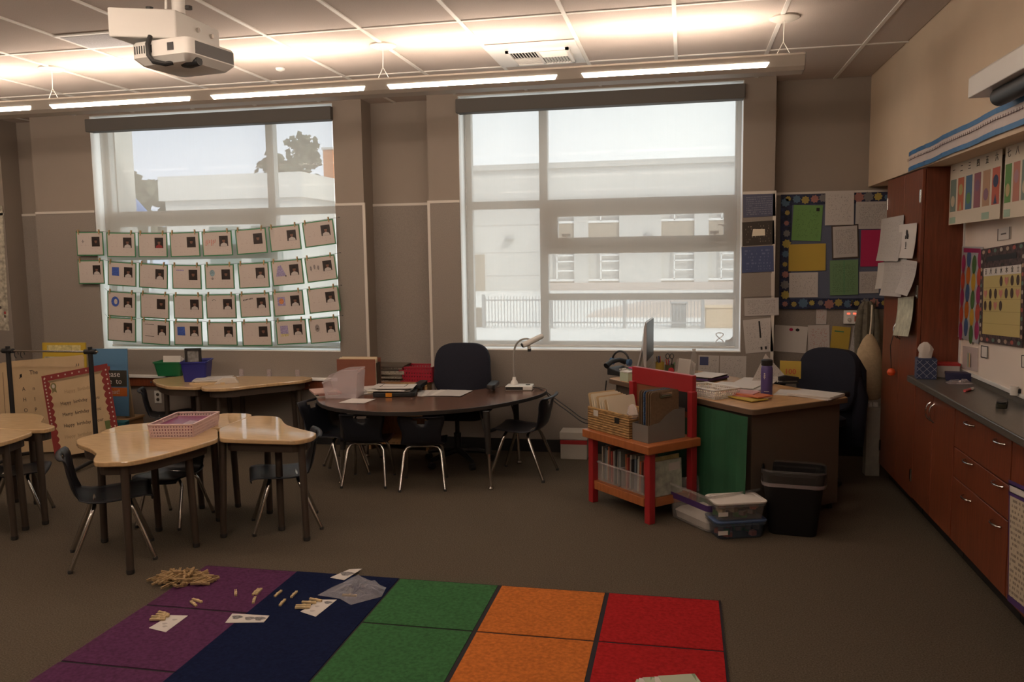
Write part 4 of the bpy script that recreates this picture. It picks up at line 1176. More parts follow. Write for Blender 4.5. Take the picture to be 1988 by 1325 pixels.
for pl, ps, tl, tr, bl, mt, lab, ct in PP:
    s, w, h = sheet('wall_sheet' if ct == 'paper' else 'wall_picture', lab, ct, pl, ps, tl, tr, bl, mt, 'papers on the window pier')
    if 'schedule' in lab:
        flat(s, 'dark_bar', m_ink, w * .06, h * .5, w * .08, h * .18)
        for x in (.08, .24): flat(s, 'dark_mark', m_ink, w * .07, h * .09, w * x, -h * .38)
    if 'red logo' in lab:
        for x, r_ in ((0, .03), (.05, .02)): blob(s, 'logo', m_magenta if r_ == .03 else m_ink, disc(x, h * .36, .016, .013, 8))
    if 'small picture' in lab: flat(s, 'picture', M('small_blue_photo', (.05, .06, .14), .6), w * .42, h * .36, -w * .22, h * .26)
    if 'tiny' not in lab and 'night picture' in lab: blob(s, 'bright_patch', m_cream, [(-.05, -.02), (.05, -.02), (.05, .03), (-.04, .035)], .003)
    if 'yellow note' in lab: flat(s, 'ink_line', m_green, w * .5, .01, -w * .1, h * .32)
s, w, h = sheet('cork_panel', 'bare tan panel with pale edge, on the pier under the blue picture', 'panel', 'Y', YP - .009, (1441, 533), (1500, 531), (1441, 577), m_tack, th=.006)
MB().box(w / 2 - .012, w / 2, -.009, -.006, -h / 2, h / 2).build('edge_strip', m_trim, s)
# wall monitor with red digits
c = at(1653, 616, Y=YR - .02)
t = thing('wall_thermostat', 'white wall thermostat with glowing red digits under the notice board', 'thermostat', (c.x, YR - .012, c.z - .055))
MB().box(-.06, .06, -.025, 0, 0, .11).build('case', m_whiteplastic, t, bev=.004)
m_led = M('red_led', (1, .06, .03), .4, emit=1.2)
for x in (-.025, .02): MB().box(x - .011, x + .011, -.0258, -.025, .078, .090).build('digit', m_led, t)
MB().lathe([(.014, 0), (.012, .012)], (0, 0, 0), 12).xf(Matrix.Translation((-.02, -.025, .035)) @ Matrix.Rotation(PI / 2, 4, 'X')).build('knob', m_trim, t)
MB().box(.02, .05, -.0256, -.025, .02, .065).build('red_label', M('label_red', (.40, .12, .08), .6), t)

# coat hooks: jacket and cloth bag, tall roll below
c = at(1690, 640, Y=6.62)
t = thing('cloth_bag', 'cream cloth bag hanging beside the tall cabinet', 'bag', (c.x, 6.64, .55))
lo = []
n = 18
for z, w_, d_ in ((0, .07, .03), (.02, .093, .05), (.12, .098, .055), (.28, .094, .05), (.38, .080, .04), (.46, .048, .025), (.50, .018, .012)):
    lo.append([(w_ * (1 + .06 * math.sin(5 * k)) * math.cos(2 * PI * k / n), d_ * math.sin(2 * PI * k / n) * (1 + .1 * math.sin(3 * k + z * 20)), z) for k in range(n)])
MB().loft(lo).build('bag', M('cream_cloth', (.50, .38, .235), .9, noise=(40, .08), bump=(60, .3)), t, smooth=True)
MB().tube([(0, 0, .49), (.01, .01, .60), (.02, .05, .72)], .006, 6).build('strap', m_cream, t)
hk = thing('coat_hook_rail', 'short grey hook rail on the far wall beside the tall cabinet', 'hook rail', (1.40, YR - .01, 1.27))
MB().box(-.13, .13, -.02, .001, -.02, .03).build('rail', m_trim, hk, bev=.003)
for x in (-.09, 0, .09): MB().tube([(x, -.02, .0), (x, -.07, -.02), (x, -.10, -.005), (x, -.11, .02)], .006, 8).build('hook', m_chrome, hk, smooth=True)
t = thing('olive_jacket', 'grey-olive jacket hanging on the hooks behind the cream bag', 'jacket', (1.425, 6.98, .70))
lo = []
for z, w_, d_ in ((0, .05, .05), (.1, .062, .06), (.3, .07, .065), (.45, .075, .06), (.54, .065, .05), (.58, .035, .035)):
    lo.append([(w_ * (1 + .08 * math.sin(4 * k + z * 9)) * math.cos(2 * PI * k / n), d_ * math.sin(2 * PI * k / n) * (1 + .15 * math.sin(3 * k)), z) for k in range(n)])
m_olive = M('olive_cloth', (.13, .115, .085), .9, noise=(30, .2), bump=(40, .4))
MB().loft(lo).build('body', m_olive, t, smooth=True)
for sx in (-1, 1): MB().tube([(sx * .05, -.02, .52), (sx * .068, -.03, .35), (sx * .065, -.035, .05)], [.028, .03, .024], 10).build('sleeve', m_olive, t, smooth=True)
t = thing('paper_roll_box', 'tall pale narrow box standing on the floor under the cream bag', 'box', (1.39, 6.52, 0))
MB().box(-.05, .05, -.05, .05, 0, .52).build('carton', M('grey_carton', (.36, .33, .28), .8, noise=(20, .1)), t, bev=.003)
for x in (-.02, .02): MB().tube([(x, 0, .51), (x, 0, .55)], .018, 12).build('roll_end', m_paper, t)

# ------------------------------------------------------------------ teacher desk
A, B_, Cc = Vector((-.57, 6.25)), Vector((.404, 5.06)), Vector((1.069, 5.60))
dang = math.atan2((B_ - A).y, (B_ - A).x)
DL, DD = (B_ - A).length, .845
t = desk_t = thing('teacher_desk', 'large brown teacher desk set at an angle, its top crowded with papers', 'desk', (A.x, A.y, 0), dang); TZ = .742
# local: x along the front edge (far end to near corner), y towards the sitter
MB().prism(rrect(DL, DD, .05, 5, DL / 2, DD / 2), TZ - .035, TZ).build('desktop', m_oak, t, bev=.004)
el = [[(DL / 2 + (a - DL / 2) * s_, DD / 2 + (b - DD / 2) * s_, z) for a, b in rrect(DL, DD, .05, 5, DL / 2, DD / 2)] for s_, z in ((.985, TZ - .037), (1.004, TZ - .034), (1.004, TZ - .004), (.998, TZ - .001))]
MB().loft(el, cap0=False, cap1=False).build('edge_band', M('desk_edge', (.12, .075, .045), .5), t, smooth=True)
MB().box(.06, DL - .06, .05, .075, .06, TZ - .035).build('front_panel', m_desk, t)
MB().box(DL - .075, DL - .05, .05, DD - .04, .04, TZ - .035).build('side_panel', m_desk, t)
MB().box(.05, .075, .05, DD - .04, .04, TZ - .035).build('side_panel', m_desk, t)
for x0 in (.08, DL - .48):
    pd = MB().box(x0, x0 + .40, .08, DD - .05, .08, TZ - .04).build('pedestal', m_desk, t)
    for z0, z1 in ((.10, .37), (.38, .54), (.55, .69)):
        dw = MB().box(x0 + .01, x0 + .39, DD - .05, DD - .03, z0, z1).build('drawer', m_desk, pd)
for x, y in ((.08, .08), (DL - .08, .08), (.08, DD - .08), (DL - .08, DD - .08)):
    MB().tube([(x, y, .09), (x, y, 0)], .02, 10).build('foot', m_black, t)
Dm = Matrix.Translation((A.x, A.y, 0)) @ Matrix.Rotation(dang, 4, 'Z')
# green cloth over the front
cl = MB(); n = 26
for i in range(n):
    def P(k, z): 
        u = .50 + (DL - .03 - .50) * k / n
        return tuple(Dm @ Vector((u, -.006 - .018 * (1 - z / .70) - .006 * math.sin(k * 1.1), z)))
    for j in range(6):
        za, zb = .695 - .115 * j, .695 - .115 * (j + 1)
        cl.poly([P(i, za), P(i + 1, za), P(i + 1, zb), P(i, zb)])
ob = solo('green_paper', 'dark green paper sheet hung over the front of the teacher desk', 'paper cover', cl, M('green_cloth', (.014, .085, .035), .75, noise=(6, .12)), smooth=True)

def on_desk(px, py, z=TZ): return at(px, py, Z=z)
# computer seen from its edge
c = Vector((-.26, 6.33, TZ))
t = thing('desktop_computer', 'slim silver desktop computer screen seen edge-on at the far end of the teacher desk', 'computer', (c.x, c.y, TZ), math.radians(-4))
m_silver = M('silver_alu', (.55, .54, .53), .35, .6)
n = 14; lo = []
for k in range(n + 1):
    y = -.245 + .49 * k / n; b = .035 * (1 - (2 * k / n - 1) ** 2)
    lo.append([(.0 + .012, y, .09), (.012, y, .43), (.004, y, .445), (-.006 - b * .5, y, .40), (-.012 - b, y, .26), (-.006 - b * .5, y, .12)])
MB().loft(lo).build('display', m_silver, t, smooth=True)
MB().box(.0122, .0132, -.235, .235, .15, .435).build('screen_glass', m_black, t)
MB().loft([[(-.10, y, .004), (-.095, y, .0), (.07, y, 0), (.07, y, .006)] for y in (-.09, .09)]).build('base', m_silver, t)
MB().loft([[(-.098, y, .004), (-.088, y, .004), (-.030, y, .25), (-.040, y, .25)] for y in (-.085, .085)]).build('stand', m_silver, t)

def dthing(name, label, cat, px, py, rz=0, group=None, z=TZ):
    c = on_desk(px, py, z); return thing(name, label, cat, (c.x, c.y, z), rz, group)
def stack(t, w, d, zs, mts, jit=.012, seed=1, nm='sheet', th=None):
    rnd = random.Random(seed); z = 0
    for i, hh in enumerate(zs):
        M_ = rot((rnd.uniform(-jit, jit), rnd.uniform(-jit, jit), 0), rnd.uniform(-.12, .12) if jit else 0)
        MB().box(-w / 2, w / 2, -d / 2, d / 2, z, z + hh, M=M_).build(nm, mts[i % len(mts)], t)
        z += hh
    return z
t = dthing('desk_phone', 'black desk telephone with coiled cord at the far left corner of the teacher desk', 'telephone', 1212, 728, -.6)
MB().prism([(-.10, 0), (.10, 0), (.10, .02), (-.10, .06)], -.09, .09, M=Matrix.Rotation(PI / 2, 4, 'X')).build('base', m_black, t, bev=.006)
MB().tube([(-.10, -.10, .07), (-.10, -.03, .10), (-.09, .05, .105), (-.08, .11, .085)], [.024, .018, .018, .024], 10).build('handset', m_black, t, smooth=True)
for i in range(4):
    for j in range(3): MB().box(-.01 + i * .022, .004 + i * .022, -.05 + j * .026, -.032 + j * .026, .03, .052 - .0045 * i, M=None).build('key', m_trim, t)
t = dthing('headphones', 'black headband with blue pads lying on the telephone', 'headphones', 1205, 722, -.5, None, TZ)
t.location.z = TZ + .06
pts = [(-.08 * math.cos(a), .0, .02 + .085 * math.sin(a)) for a in [PI * k / 12 for k in range(13)]]
MB().tube(pts, .008, 8).build('headband', m_black, t, smooth=True)
for x in (-.08, .08): MB().tube([(x - .012, 0, .02), (x + .012, 0, .02)], .028, 12).build('ear_pad', M('pad_blue', (.04, .10, .20), .6), t)
t = dthing('pink_sponge', 'small bright pink ball on the desk in front of the telephone', 'ball', 1228, 733)
t.location.z = TZ
MB().lathe([(.008, 0), (.024, .012), (.028, .028), (.018, .045), (0, .05)], (0, 0, 0), 12).build('ball', M('hot_pink', (.60, .05, .18), .7), t, smooth=True)
t.location = (t.location.x - .03, t.location.y + .22, TZ)
t = dthing('mint_box', 'small pale mint-green box at the front of the teacher desk by the red bench', 'box', 1218, 740, -.75)
MB().box(-.045, .045, -.035, .035, 0, .065).build('carton', M('mint', (.42, .48, .36), .6), t, bev=.002)
MB().box(-.046, .046, -.036, .036, .066, .073).build('lid', m_paper, t, bev=.002)
def pens(t, n_, hh, seed, r_=.03):
    rnd = random.Random(seed)
    pal = [M('pen_%d_%d' % (seed, i), c, .4) for i, c in enumerate(((.4, .03, .03), (.03, .06, .25), (.05, .2, .06), (.5, .35, .03), (.02, .02, .02), (.45, .4, .36)))]
    for i in range(n_):
        a = rnd.random() * 6.28; q = r_ * .6 * rnd.random()
        b = (q * math.cos(a), q * math.sin(a), .008); lean = rnd.uniform(.01, .03)
        MB().tube([b, (b[0] + lean * math.cos(a), b[1] + lean * math.sin(a), hh * rnd.uniform(1.2, 1.55))], .004, 6).build('pen', pal[i % 6], t)
t = dthing('pen_cup', 'yellow pen cup crowded with pens beside the computer', 'pen cup', 1281, 728)
MB().lathe([(.034, 0), (.034, .10), (.031, .10), (.031, .005), (0, .005)], (0, 0, 0), 18).build('cup', m_yellowp, t, smooth=True); pens(t, 8, .10, 3)
t = dthing('pen_cup', 'dark cup with scissors and a red label, right of the yellow pen cup', 'pen cup', 1300, 731)
MB().lathe([(.036, 0), (.036, .09), (.033, .09), (.033, .005), (0, .005)], (0, 0, 0), 18).build('cup', M('cup_olive', (.07, .075, .03), .5), t, smooth=True); pens(t, 7, .09, 5)
MB().lathe([(.022, -.002), (.022, .002)], (0, 0, 0), 14).xf(Matrix.Translation((.012, -.036, .05)) @ Matrix.Rotation(PI / 2, 4, 'X')).build('red_label', M('label_bright_red', (.50, .02, .03), .5), t)
for sx in (-1, 1):
    ring = [(sx * .016 + .014 * math.cos(a), 0, .155 + .02 * math.sin(a)) for a in [2 * PI * k / 12 for k in range(13)]]
    MB().tube(ring, .0035, 6).build('scissor_handle', m_black, t)
t = dthing('file_sorter', 'tilted clear file holder with white papers on the teacher desk', 'file holder', 1330, 738, -.65)
MB().box(-.06, .06, -.05, -.046, 0, .15, M=rot((0, 0, 0), rx=-.18)).box(-.06, .06, -.05, .06, 0, .004).build('holder', m_clear, t)
for k in range(4): MB().box(-.055, .055, -.03 + k * .02, -.028 + k * .02, .004, .155 - .008 * k, M=rot((0, 0, 0), rx=-.18)).build('paper', m_paper, t)
t = dthing('water_bottle', 'small clear plastic water bottle on the teacher desk under the window corner', 'bottle', 1347, 729)
MB().lathe([(.028, 0), (.031, .01), (.031, .05), (.028, .06), (.031, .07), (.031, .11), (.028, .12), (.024, .155), (.012, .175), (.012, .19)], (0, 0, 0), 18).build('bottle', m_clear, t, smooth=True)
MB().lathe([(.014, .188), (.014, .205)], (0, 0, 0), 14).build('cap', m_whiteplastic, t)
t = dthing('book_pile', 'short pile of books under white sheets at the far side of the teacher desk', 'books', 1372, 738, -.55)
stack(t, .20, .26, [.014, .012, .010, .002, .002], [m_leg, m_purple, m_black, m_paper, m_paper], .01, 3, 'book')
t = dthing('letter_tray', 'white plastic basket tray with papers at the front edge of the teacher desk', 'basket', 1380, 768, dang + .05)
def basket(t, w, d, h, mt, hole=.016, rows=3, rw=.003, r0=.004):
    fr = MB()
    fr.box(-w / 2 + .01, w / 2 - .01, -d / 2 + .01, d / 2 - .01, 0, .003)
    for k in range(rows + 1):
        z = h * k / rows; s_ = 1 - .06 * (1 - k / rows)
        for sy in (-1, 1): fr.box(-w / 2 * s_, w / 2 * s_, sy * d / 2 * s_ - .0015, sy * d / 2 * s_ + .0015, max(0, z - r0), z + (r0 if k < rows else .004))
        for sx in (-1, 1): fr.box(sx * w / 2 * s_ - .0015, sx * w / 2 * s_ + .0015, -d / 2 * s_, d / 2 * s_, max(0, z - r0), z + (r0 if k < rows else .004))
    def ribs(L, fn):
        n = int(L / hole)
        for i in range(n + 1): fn(-L / 2 + L * i / n)
    for sy in (-1, 1): ribs(w, lambda x: fr.loft([[(x * .94 - rw, sy * d / 2 * .94 - .0015, 0), (x * .94 + rw, sy * d / 2 * .94 - .0015, 0), (x * .94 + rw, sy * d / 2 * .94 + .0015, 0), (x * .94 - rw, sy * d / 2 * .94 + .0015, 0)], [(x - rw, sy * d / 2 - .0015, h), (x + rw, sy * d / 2 - .0015, h), (x + rw, sy * d / 2 + .0015, h), (x - rw, sy * d / 2 + .0015, h)]]))
    for sx in (-1, 1): ribs(d, lambda y: fr.loft([[(sx * w / 2 * .94 - .0015, y * .94 - rw, 0), (sx * w / 2 * .94 + .0015, y * .94 - rw, 0), (sx * w / 2 * .94 + .0015, y * .94 + rw, 0), (sx * w / 2 * .94 - .0015, y * .94 + rw, 0)], [(sx * w / 2 - .0015, y - rw, h), (sx * w / 2 + .0015, y - rw, h), (sx * w / 2 + .0015, y + rw, h), (sx * w / 2 - .0015, y + rw, h)]]))
    b = fr.build('basket', mt, t)
    rim = MB()
    for sy in (-1, 1): rim.box(-w / 2 - .006, w / 2 + .006, sy * d / 2 - .006, sy * d / 2 + .006, h, h + .008)
    for sx in (-1, 1): rim.box(sx * w / 2 - .006, sx * w / 2 + .006, -d / 2 - .006, d / 2 + .006, h, h + .008)
    rim.build('rim', mt, t, bev=.002)
basket(t, .30, .22, .055, m_whiteplastic)
MB().box(-.13, .13, -.09, .09, .004, .022).build('papers', m_cream, t)
loose = [(1437, 752, .30, .21, -.5, 'loose printed sheets fanned out in the middle of the teacher desk', m_print, 5),
         (1470, 742, .22, .28, -.3, 'loose white sheets at the back of the teacher desk by the purple bottle', m_paper, 4),
         (1545, 764, .30, .22, -.2, 'sheets lying behind the white stack on the near corner of the teacher desk', m_print, 2)]
for i, (px, py, w, d, rz, lab, mt, k) in enumerate(loose):
    t = dthing('loose_papers', lab, 'papers', px, py, rz)
    stack(t, w, d, [.003] * k, [mt, m_paper, m_print], .03, 20 + i)
t = dthing('paper_stack', 'neat stack of white paper at the near right corner of the teacher desk', 'papers', 1583, 769, -.55)
stack(t, .29, .22, [.005] * 4, [m_paper, m_paper, m_print], .01, 9)
t = dthing('workbook_pile', 'fan of yellow, orange and pink workbooks at the front edge of the teacher desk', 'books', 1436, 772, dang + .15)
zz = 0
for i, (mt, dx, dy, rz) in enumerate(((M('wb_green', (.05, .09, .05), .5), -.06, .0, .1), (m_yellowp, .08, -.02, -.15), (M('wb_pink', (.50, .17, .18), .6), -.02, .03, .25), (M('wb_orange', (.50, .13, .04), .6), .06, .05, -.05), (M('wb_rose', (.52, .26, .25), .6), -.04, .06, .3))):
    MB().box(-.11, .11, -.07, .07, zz, zz + .006, M=rot((dx, dy, 0), rz)).build('workbook', mt, t); zz += .006
t = dthing('purple_bottle', 'purple steel drinking bottle with black lid on the teacher desk', 'bottle', 1488, 766)
mp_ = M('bottle_purple', (.085, .06, .20), .4)
MB().lathe([(.036, 0), (.038, .006), (.038, .17), (.034, .19), (.030, .195)], (0, 0, 0), 24).build('body', mp_, t, smooth=True)
MB().lathe([(.034, .193), (.037, .197), (.037, .228), (.030, .233)], (0, 0, 0), 24).build('lid', m_black, t, smooth=True)
mw = m_paper
lg = MB().lathe([(0, 0), (.0045, .001), (0, .002)], (0, 0, 0), 10).xf(Matrix.Translation((-.018, -.036, .142)) @ Matrix.Rotation(PI / 2, 4, 'X')).build('logo', mw, t)
MB().box(-.026, -.010, -.0375, -.0365, .118, .122).box(-.020, -.016, -.0378, -.0368, .106, .135).box(-.024, -.011, -.0375, -.0365, .131, .134).build('logo', mw, t)
MB().box(-.02, .012, -.0388, -.0378, .022, .026).build('logo', mw, t)
t = dthing('stapler', 'black stapler behind the purple bottle', 'stapler', 1530, 745, .2)
MB().box(-.07, .07, -.018, .018, 0, .012).build('base', m_black, t, bev=.003)
MB().prism([(-.07, .02), (.07, .02), (.075, .045), (-.02, .06), (-.07, .05)], -.016, .016, M=Matrix.Rotation(PI / 2, 4, 'X')).build('arm', m_black, t, bev=.004)
t = dthing('tent_card', 'folded white sign standing like a tent at the back of the teacher desk', 'card', 1487, 741, .25)
c0 = t.location
MB().poly([(-.12, -.03, 0), (.10, -.05, 0), (.13, -.01, .05), (.0, .02, .20)]).poly([(-.12, -.03, 0), (.0, .02, .20), (.01, .025, .20), (-.11, -.02, 0)]).poly([(.0, .02, .20), (.13, -.01, .05), (.12, .06, .0), (.0, .05, .15)]).build('folded_sheet', m_print, t)
t = dthing('hundred_card', 'yellow card with red 100 propped against the wall at the end of the teacher desk', 'card', 1534, 735, -.15)
MB().box(-.075, .075, -.002, .002, 0, .13, M=rot((0, 0, 0), rx=-.15)).build('card', m_yellowp, t)
text('lettering', '100', .055, rot((0, -.006, .05), rx=PI / 2 - .15), M('red_ink', (.45, .03, .03), .6), t)
t = thing('desk_jacket', 'black jacket draped over the back of the teacher swivel chair', 'jacket', (1.05, 6.44, .22), math.radians(-51))
lo = []
n = 20
for z, w_, d_ in ((0, .10, .05), (.06, .15, .06), (.25, .20, .065), (.45, .25, .07), (.60, .27, .075), (.68, .22, .06), (.70, .10, .03)):
    lo.append([(w_ * (1 + .05 * math.sin(5 * k + z * 8)) * math.cos(2 * PI * k / n) + .06 * (1 - z / .7), .08 + d_ * math.sin(2 * PI * k / n) * (1 + .12 * math.sin(3 * k)), z) for k in range(n)])
MB().loft(lo).build('body', m_navy, t, smooth=True)
MB().tube([(.20, .04, .60), (.26, .05, .40), (.24, .06, .05)], [.05, .055, .04], 10).build('sleeve', m_navy, t, smooth=True)
MB().tube([(-.22, .04, .58), (-.27, .05, .38), (-.25, .06, .10)], [.05, .055, .04], 10).build('sleeve', m_navy, t, smooth=True)

# ------------------------------------------------------------------ red bench
L0 = Vector((-.635, 5.50)); F0 = Vector((-.205, 5.055))
bang = math.atan2((F0 - L0).y, (F0 - L0).x); BL, BD = (F0 - L0).length, .40
t = bench = thing('red_bench', 'red and orange wooden bench with shelf and high back, loaded with baskets', 'bench', (L0.x, L0.y, 0), bang)
Bm = Matrix.Translation((L0.x, L0.y, 0)) @ Matrix.Rotation(bang, 4, 'Z')
SZ = .505
MB().box(-.025, BL + .025, -.025, BD + .02, SZ - .055, SZ).build('seat', m_orange, t, bev=.006)
for x in (.024, BL - .024):
    MB().box(x - .024, x + .024, .008, .056, 0, SZ - .055).build('leg', m_red, t, bev=.004)
    MB().box(x - .024, x + .024, BD - .035, BD + .012, 0, SZ - .055).build('leg', m_red, t, bev=.004)
    MB().box(x - .022, x + .022, BD - .035, BD + .010, SZ, .80).build('back_post', m_red, t, bev=.004)
MB().box(.02, BL - .02, .02, BD - .01, .13, .155).build('shelf', m_orange, t, bev=.003)
MB().box(.06, BL - .06, .012, .03, .10, .155).build('shelf_rail', m_orange, t, bev=.003)
MB().box(BL - .03, BL - .012, .07, BD - .05, .10, .155).build('shelf_rail', m_orange, t, bev=.003)
rl = MB().box(.0, BL - .03, BD - .005, BD + .03, .785, .90).build('top_rail', m_red, t, bev=.004)
MB().box(.04, BL - .04, BD, BD + .012, .62, .80).build('back_panel', M('back_brown', (.20, .07, .03), .6), t)
MB().box(BL * .55, BL - .05, BD - .004, BD, .66, .79).build('dark_picture', m_black, t)
# wicker basket with boards
bk = thing('wicker_basket', 'wicker basket full of cream boards on the red bench', 'basket', (Bm @ Vector((.20, .15, SZ))), bang)
m_wick = M('wicker', (.34, .20, .075), .8, noise=(60, .45), bump=(120, .8), stretch=(.35, .35, 1.6))
BWd, BDp, BHt = .42, .26, .145
wv = MB()
for k in range(9):
    z = BHt * (k + .5) / 9; s_ = 1 + .01 * (k % 2)
    for pts in ([(-BWd / 2, -BDp / 2), (BWd / 2, -BDp / 2), (BWd / 2, BDp / 2), (-BWd / 2, BDp / 2), (-BWd / 2, -BDp / 2)],):
        P = []
        for i in range(4):
            a, b = Vector(pts[i]), Vector(pts[i + 1]); m_ = max(6, int((b - a).length / .02))
            nrm = Vector(((b - a).y, -(b - a).x)).normalized()
            for j in range(m_):
                q = a + (b - a) * j / m_ + nrm * (.003 * math.sin(j * PI + k * PI))
                P.append((q.x, q.y, z))
        P.append(P[0]); wv.tube(P, .0088, 5, caps=False)
tag(wv.build('weave', m_wick, bk), kind='stuff')
MB().box(-BWd / 2 + .004, BWd / 2 - .004, -BDp / 2 + .004, BDp / 2 - .004, 0, .01).build('bottom', m_wick, bk)
rimw = MB().tube([(-BWd / 2, -BDp / 2, BHt), (BWd / 2, -BDp / 2, BHt), (BWd / 2, BDp / 2, BHt), (-BWd / 2, BDp / 2, BHt), (-BWd / 2, -BDp / 2, BHt)], .009, 8).build('rim', m_wick, bk)
MB().box(.08, .125, -BDp / 2 - .0125, -BDp / 2 - .0115, .085, .125).build('dark_tag', m_black, bk)
MB().box(-.14, -.09, -BDp / 2 - .0125, -BDp / 2 - .0115, .10, .14).build('grey_tag', m_trim, bk)
for k in range(8):
    x = -.17 + .028 * k; hh = .235 - .004 * k if k < 7 else .23
    M_ = Matrix.Translation((Bm @ Vector((.20 + x, .15, SZ + .012)))) @ Matrix.Rotation(bang, 4, 'Z') @ Matrix.Rotation(-.26, 4, 'Y')
    tag_ = solo('cream_board', '%s cream board from the left in the wicker basket%s' % (ORD[k], '' if k < 7 else ', frontmost'), 'board',
         MB().prism(rrect(.235, hh, .012, 3, 0, 0), -.003, .003, M=M_ @ Matrix.Translation((0, 0, hh / 2)) @ YZ), m_cream if k % 3 else m_manila, 'boards in the wicker basket')
# magazine holder with clipboards
hx, hy = .50, .19
t = thing('file_box', 'hazy plastic file box with clipboards on the red bench, right of the wicker basket', 'file box', (Bm @ Vector((hx, hy, SZ))), bang)
w, d = .15, .31
pr = [(-d / 2, 0), (d / 2, 0), (d / 2, .19), (.06, .19), (0, .165), (-.06, .12), (-d / 2, .11)]
m_haz2 = see_through('hazy_grey_plastic', (.26, .235, .21), .42, .35)
for x in (-w / 2, w / 2 - .003): MB().prism(pr, x, x + .003, M=YZ).build('side', m_haz2, t)
MB().box(-w / 2, w / 2, -d / 2, -d / 2 + .003, 0, .11).box(-w / 2, w / 2, d / 2 - .003, d / 2, 0, .19).box(-w / 2, w / 2, -d / 2, d / 2, 0, .003).build('ends', m_haz2, t)
m_clipb = M('clipboard_brown', (.16, .10, .055), .7, noise=(60, .15))
for k in range(6):
    x = -.055 + .022 * k
    base = Bm @ Vector((hx + x, hy, SZ + .005))
    tt = thing('clipboard', '%s clipboard from the left in the file box on the red bench%s' % (ORD[k], ', blue patterned' if k == 2 else ', brown'), 'clipboard', base, bang, 'clipboards in the file box')
    mt = M('blue_pattern', (.06, .12, .25), .6, noise=(90, .8)) if k == 2 else m_clipb
    MB().prism([(a, b + .155) for a, b in rrect(.235, .31, .02, 4)], -.0025, .0025, M=YZ).build('board', mt, tt)
    MB().box(.0025, .012, -.05, .05, .27, .30).tube([(.012, -.04, .285), (.012, .04, .285)], .006, 8).build('clip', m_chrome, tt)
t = thing('plastic_wrap', 'crumpled clear wrap stuffed between the wicker basket and the file box', 'bag', (Bm @ Vector((.40, .06, SZ + .12))), bang)
rnd = random.Random(8)
mb = MB().lathe([(0, 0), (.03, .01), (.045, .04), (.035, .08), (.01, .10), (0, .10)], (0, 0, 0), 14)
mb.v = [(x * (1 + rnd.uniform(-.25, .25)), y * .6 * (1 + rnd.uniform(-.25, .25)), z) for x, y, z in mb.v]
mb.build('film', m_hazy, t)
# shelf: clear bins of thin books, and books facing out at the end
bcol = [(.30, .27, .22), (.12, .12, .10), (.38, .10, .03), (.10, .13, .16), (.33, .30, .26), (.14, .07, .05), (.22, .24, .22), (.05, .05, .05), (.36, .05, .04), (.40, .36, .30)]
m_books = [M('book_%d' % i, c, .6) for i, c in enumerate(bcol)]
for q, (xc, lab) in enumerate(((.165, 'clear plastic bin of thin books on the bench shelf, left of two'), (.405, 'clear plastic bin of thin books on the bench shelf, right of two'))):
    tb = thing('book_bin', lab, 'bin', (Bm @ Vector((xc, .15, .156))), bang, 'clear bins under the bench seat')
    w, d, h_ = .22, .20, .13
    b_ = MB()
    for a in ((-w / 2, w / 2, -d / 2, -d / 2 + .003, 0, h_), (-w / 2, w / 2, d / 2 - .003, d / 2, 0, h_), (-w / 2, -w / 2 + .003, -d / 2, d / 2, 0, h_), (w / 2 - .003, w / 2, -d / 2, d / 2, 0, h_), (-w / 2, w / 2, -d / 2, d / 2, 0, .003)): b_.box(*a)
    b_.build('tub', m_clear, tb)
    r_ = MB()
    for a in ((-w / 2 - .008, w / 2 + .008, -d / 2 - .008, -d / 2), (-w / 2 - .008, w / 2 + .008, d / 2, d / 2 + .008), (-w / 2 - .008, -w / 2, -d / 2, d / 2), (w / 2, w / 2 + .008, -d / 2, d / 2)): r_.box(*a, h_ - .008, h_)
    r_.build('rim', m_hazy, tb)
    rnd = random.Random(q)
    x = -w / 2 + .012; i = 0
    while x < w / 2 - .014:
        th = rnd.choice((.008, .010, .014)); hh = rnd.uniform(.205, .245)
        solo('thin_book', '%s thin book from the left in the %s clear bin under the bench seat' % (ORD[i], ('left', 'right')[q]), 'book',
             MB().box(x, x + th, -.085 + rnd.uniform(0, .02), .08, .004, hh - .004).xf(Bm @ Matrix.Translation((xc, .15, .156)) @ Matrix.Rotation(rnd.uniform(-.03, .05), 4, 'Y')), m_books[(i * 3 + q * 2) % 10], 'thin books under the bench seat')
        x += th + .004; i += 1
for k, (lab, mt, z) in enumerate((('pale blue picture book facing outward at the end of the bench shelf', M('book_pale', (.36, .38, .32), .5, noise=(20, .35)), .22), ('yellow-edged picture book behind the pale blue one on the bench shelf', M('book_yel', (.42, .36, .16), .5, noise=(20, .3)), .245))):
    M_ = Bm @ Matrix.Translation((BL - .035 - .02 * k, .20, .157)) @ Matrix.Rotation(-.06, 4, 'Y')
    tk2 = thing('picture_book', lab, 'book', (Bm @ Vector((BL - .035 - .02 * k, .20, .157))), bang)
    MB().box(-.006, .006, -.11, .11, 0, z, M=Matrix.Rotation(-.04, 4, 'Y')).build('cover', mt, tk2)
    MB().box(-.0045, .0045, -.108, .111, .003, z + .001, M=Matrix.Rotation(-.04, 4, 'Y')).build('pages', m_paper, tk2)
    if k == 0: MB().box(.0062, .0068, -.0, .095, .15, .20, M=Matrix.Rotation(-.04, 4, 'Y')).build('title_patch', m_redprint, tk2)

